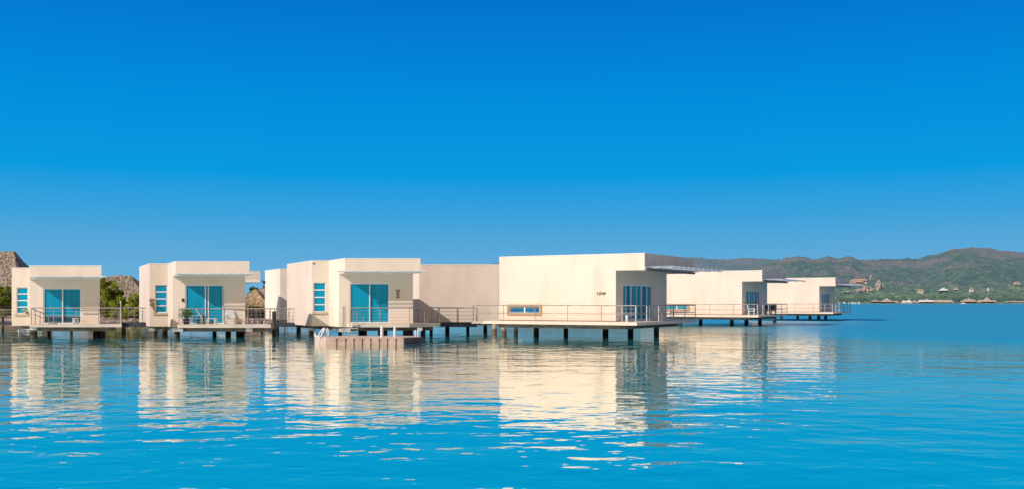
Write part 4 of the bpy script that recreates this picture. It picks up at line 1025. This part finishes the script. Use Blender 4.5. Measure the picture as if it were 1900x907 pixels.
# terracotta house on the slope
Yt = find_Y(1598, 526) - 6; X = gx(1598, Yt); r = thing('hillside_house', 'wide terracotta roofed house stepped into the far hillside', 'house', (X, Yt, gz(526, Yt)))
sx = Yt / F; m = MB()
m.box(-12 * sx, 11 * sx, 0, 16, -6, 6.5 * sx); m.box(-13 * sx, 2 * sx, -6, -.01, -6, 3.2 * sx); m.build('wall', FW, r)
m = MB()
for (a, b, z0, y0) in ((-13.5, 12, 6.5, -1.5), (-14, 3, 3.2, -8)):
    m.hexa([(a * sx, y0, z0 * sx), (b * sx, y0, z0 * sx), (b * sx, y0 + 18, z0 * sx + .1), (a * sx, y0 + 18, z0 * sx + .1), ((a + 2) * sx, y0 + 7, (z0 + 3) * sx), ((b - 2) * sx, y0 + 7, (z0 + 3) * sx), ((b - 2) * sx, y0 + 11, (z0 + 3) * sx), ((a + 2) * sx, y0 + 11, (z0 + 3) * sx)])
m.build('roof', FR_, r)
for k in range(6):
    q = MB(); x = (-10 + 4 * k) * sx; q.box(x - 1.1 * sx, x + .9 * sx, -.25, -.02, 3.9 * sx, 5.6 * sx) if k > 3 else q.box(x - 1.1 * sx, x + .9 * sx, -6.25, -6.02, .6 * sx, 2.4 * sx); q.build('window', FD, r)
def boulder(px, pbase, wpx, hpx, seed, label, name='boulder'):
    Y = find_Y(px, pbase) - 4; s_ = Y / F; m = MB(); rnd = random.Random(seed)
    bm = bmesh.new(); bmesh.ops.create_icosphere(bm, subdivisions=3, radius=1)
    me = bpy.data.meshes.new(name)
    for v in bm.verts:
        n_ = 1 + .55 * mn.fractal(v.co * 1.7 + Vector((seed, 0, 0)), 1, 2, 4)
        v.co = Vector((v.co.x * wpx * .5 * s_ * n_, v.co.y * wpx * .4 * s_ * n_, (v.co.z * .6 + .3) * hpx * s_ * n_))
    bm.to_mesh(me); bm.free(); me.materials.append(FRK)
    o = bpy.data.objects.new(name, me); col.objects.link(o); o.location = (gx(px, Y), Y, gz(pbase, Y)); return tag(o, label, 'rock', 'bare rocks on the far hillside')
boulder(1631, 535, 13, 15, 1, 'tall brown rock face right of the terracotta house')
boulder(1607, 540, 12, 12, 2, 'pale pink rock heap below the terracotta house')
boulder(1593, 540, 14, 6, 3, 'low rubble slope left of the pale pink rock heap')
boulder(1616, 539, 10, 6, 4, 'low rock right of the pale pink rock heap')
boulder(1580, 526, 7, 8, 5, 'small pale rock just left of the terracotta house')
boulder(1616, 517, 5, 8, 6, 'small rock above the right end of the terracotta house')
boulder(1887, 528, 10, 6, 7, 'brown rock high on the slope at the right edge')
boulder(1572, 542, 18, 3, 8, 'flat pale rock shelf below the rubble slope')
# boat
Y = 1440; r = thing('motor_boat', 'white motor boat moored in front of the two tier thatched hut', 'boat', (gx(1788, Y), Y, 0))
m = MB(); m.prism([(-3.6, -1.1), (1.8, -1.1), (4.4, 0), (1.8, 1.1), (-3.6, 1.1)], -.2, 1.3); m.build('hull', FTW, r); m = MB(); m.box(-1.8, .9, -.8, .8, 1.302, 2.5); m.build('cabin', FTW, r)
# trees along the far shore
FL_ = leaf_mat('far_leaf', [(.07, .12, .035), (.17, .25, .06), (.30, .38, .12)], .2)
rnd = random.Random(12); protos = []
def far_tree(seed):
    t = thing('shore_tree', 'bushy green tree among the many lining the far shore', 'tree', (0, 0, 0), 0, 'trees lining the far shore'); rr = random.Random(seed)
    m = MB(); m.tube([(0, 0, -2), (.3, 0, 5)], [.5, .3], 5); m.build('trunk', M['bark'], t)
    cs = [(rr.uniform(-4, 4), rr.uniform(-3, 3), rr.uniform(2, 8), rr.uniform(1.6, 3.2)) for _ in range(9)]
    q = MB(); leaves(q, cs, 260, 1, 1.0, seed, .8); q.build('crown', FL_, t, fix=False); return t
protos = [far_tree(s_) for s_ in range(5)]
for k in range(90):
    t = protos[k] if k < 5 else copy_tree(protos[k % 5])
    px = 1555 + 355 * (k + rnd.uniform(0, .9)) / 90; Y = SHORE + rnd.uniform(28, 75); sx = rnd.uniform(.6, 1.1)
    t.location = (gx(px, Y), Y, max(.5, terrain(gx(px, Y), Y) - 1.5)); t.scale = (sx, sx, sx * rnd.uniform(.8, 1.15)); t.rotation_euler = (0, 0, rnd.uniform(0, 6.28))
# pale beach strip of the far shore
m = MB(); n = 60
for i in range(n + 1):
    a = 1500 + 520 * i / n; y0 = SHORE - 6 + 3 * mn.noise(Vector((i * .4, 0, 0))); m.v += [(gx(a, y0), y0, .03), (gx(a, y0), y0 + 22, 1.5)]
for i in range(n): m.f.append((2 * i, 2 * i + 2, 2 * i + 3, 2 * i + 1))
tag(m.build('beach', M['wallrock'], None, fix=False), kind='structure')

# ------------------------------------------------------------------ give every thing's parts coordinates relative to its base
bpy.context.view_layer.update()
from mathutils import Matrix
done = set()
for o in list(sc.objects):
    if o.parent is None and o.type == 'EMPTY' and o.name.split('.')[0] in ('overwater_villa', 'villa_block', 'walkway', 'floating_dock', 'pipe_barrier'):
        if o in (Dv, Ev, Fv): continue
        inv = Matrix.Translation(-o.location)
        for c in o.children_recursive:
            if c.data.name not in done: done.add(c.data.name); c.data.transform(inv)
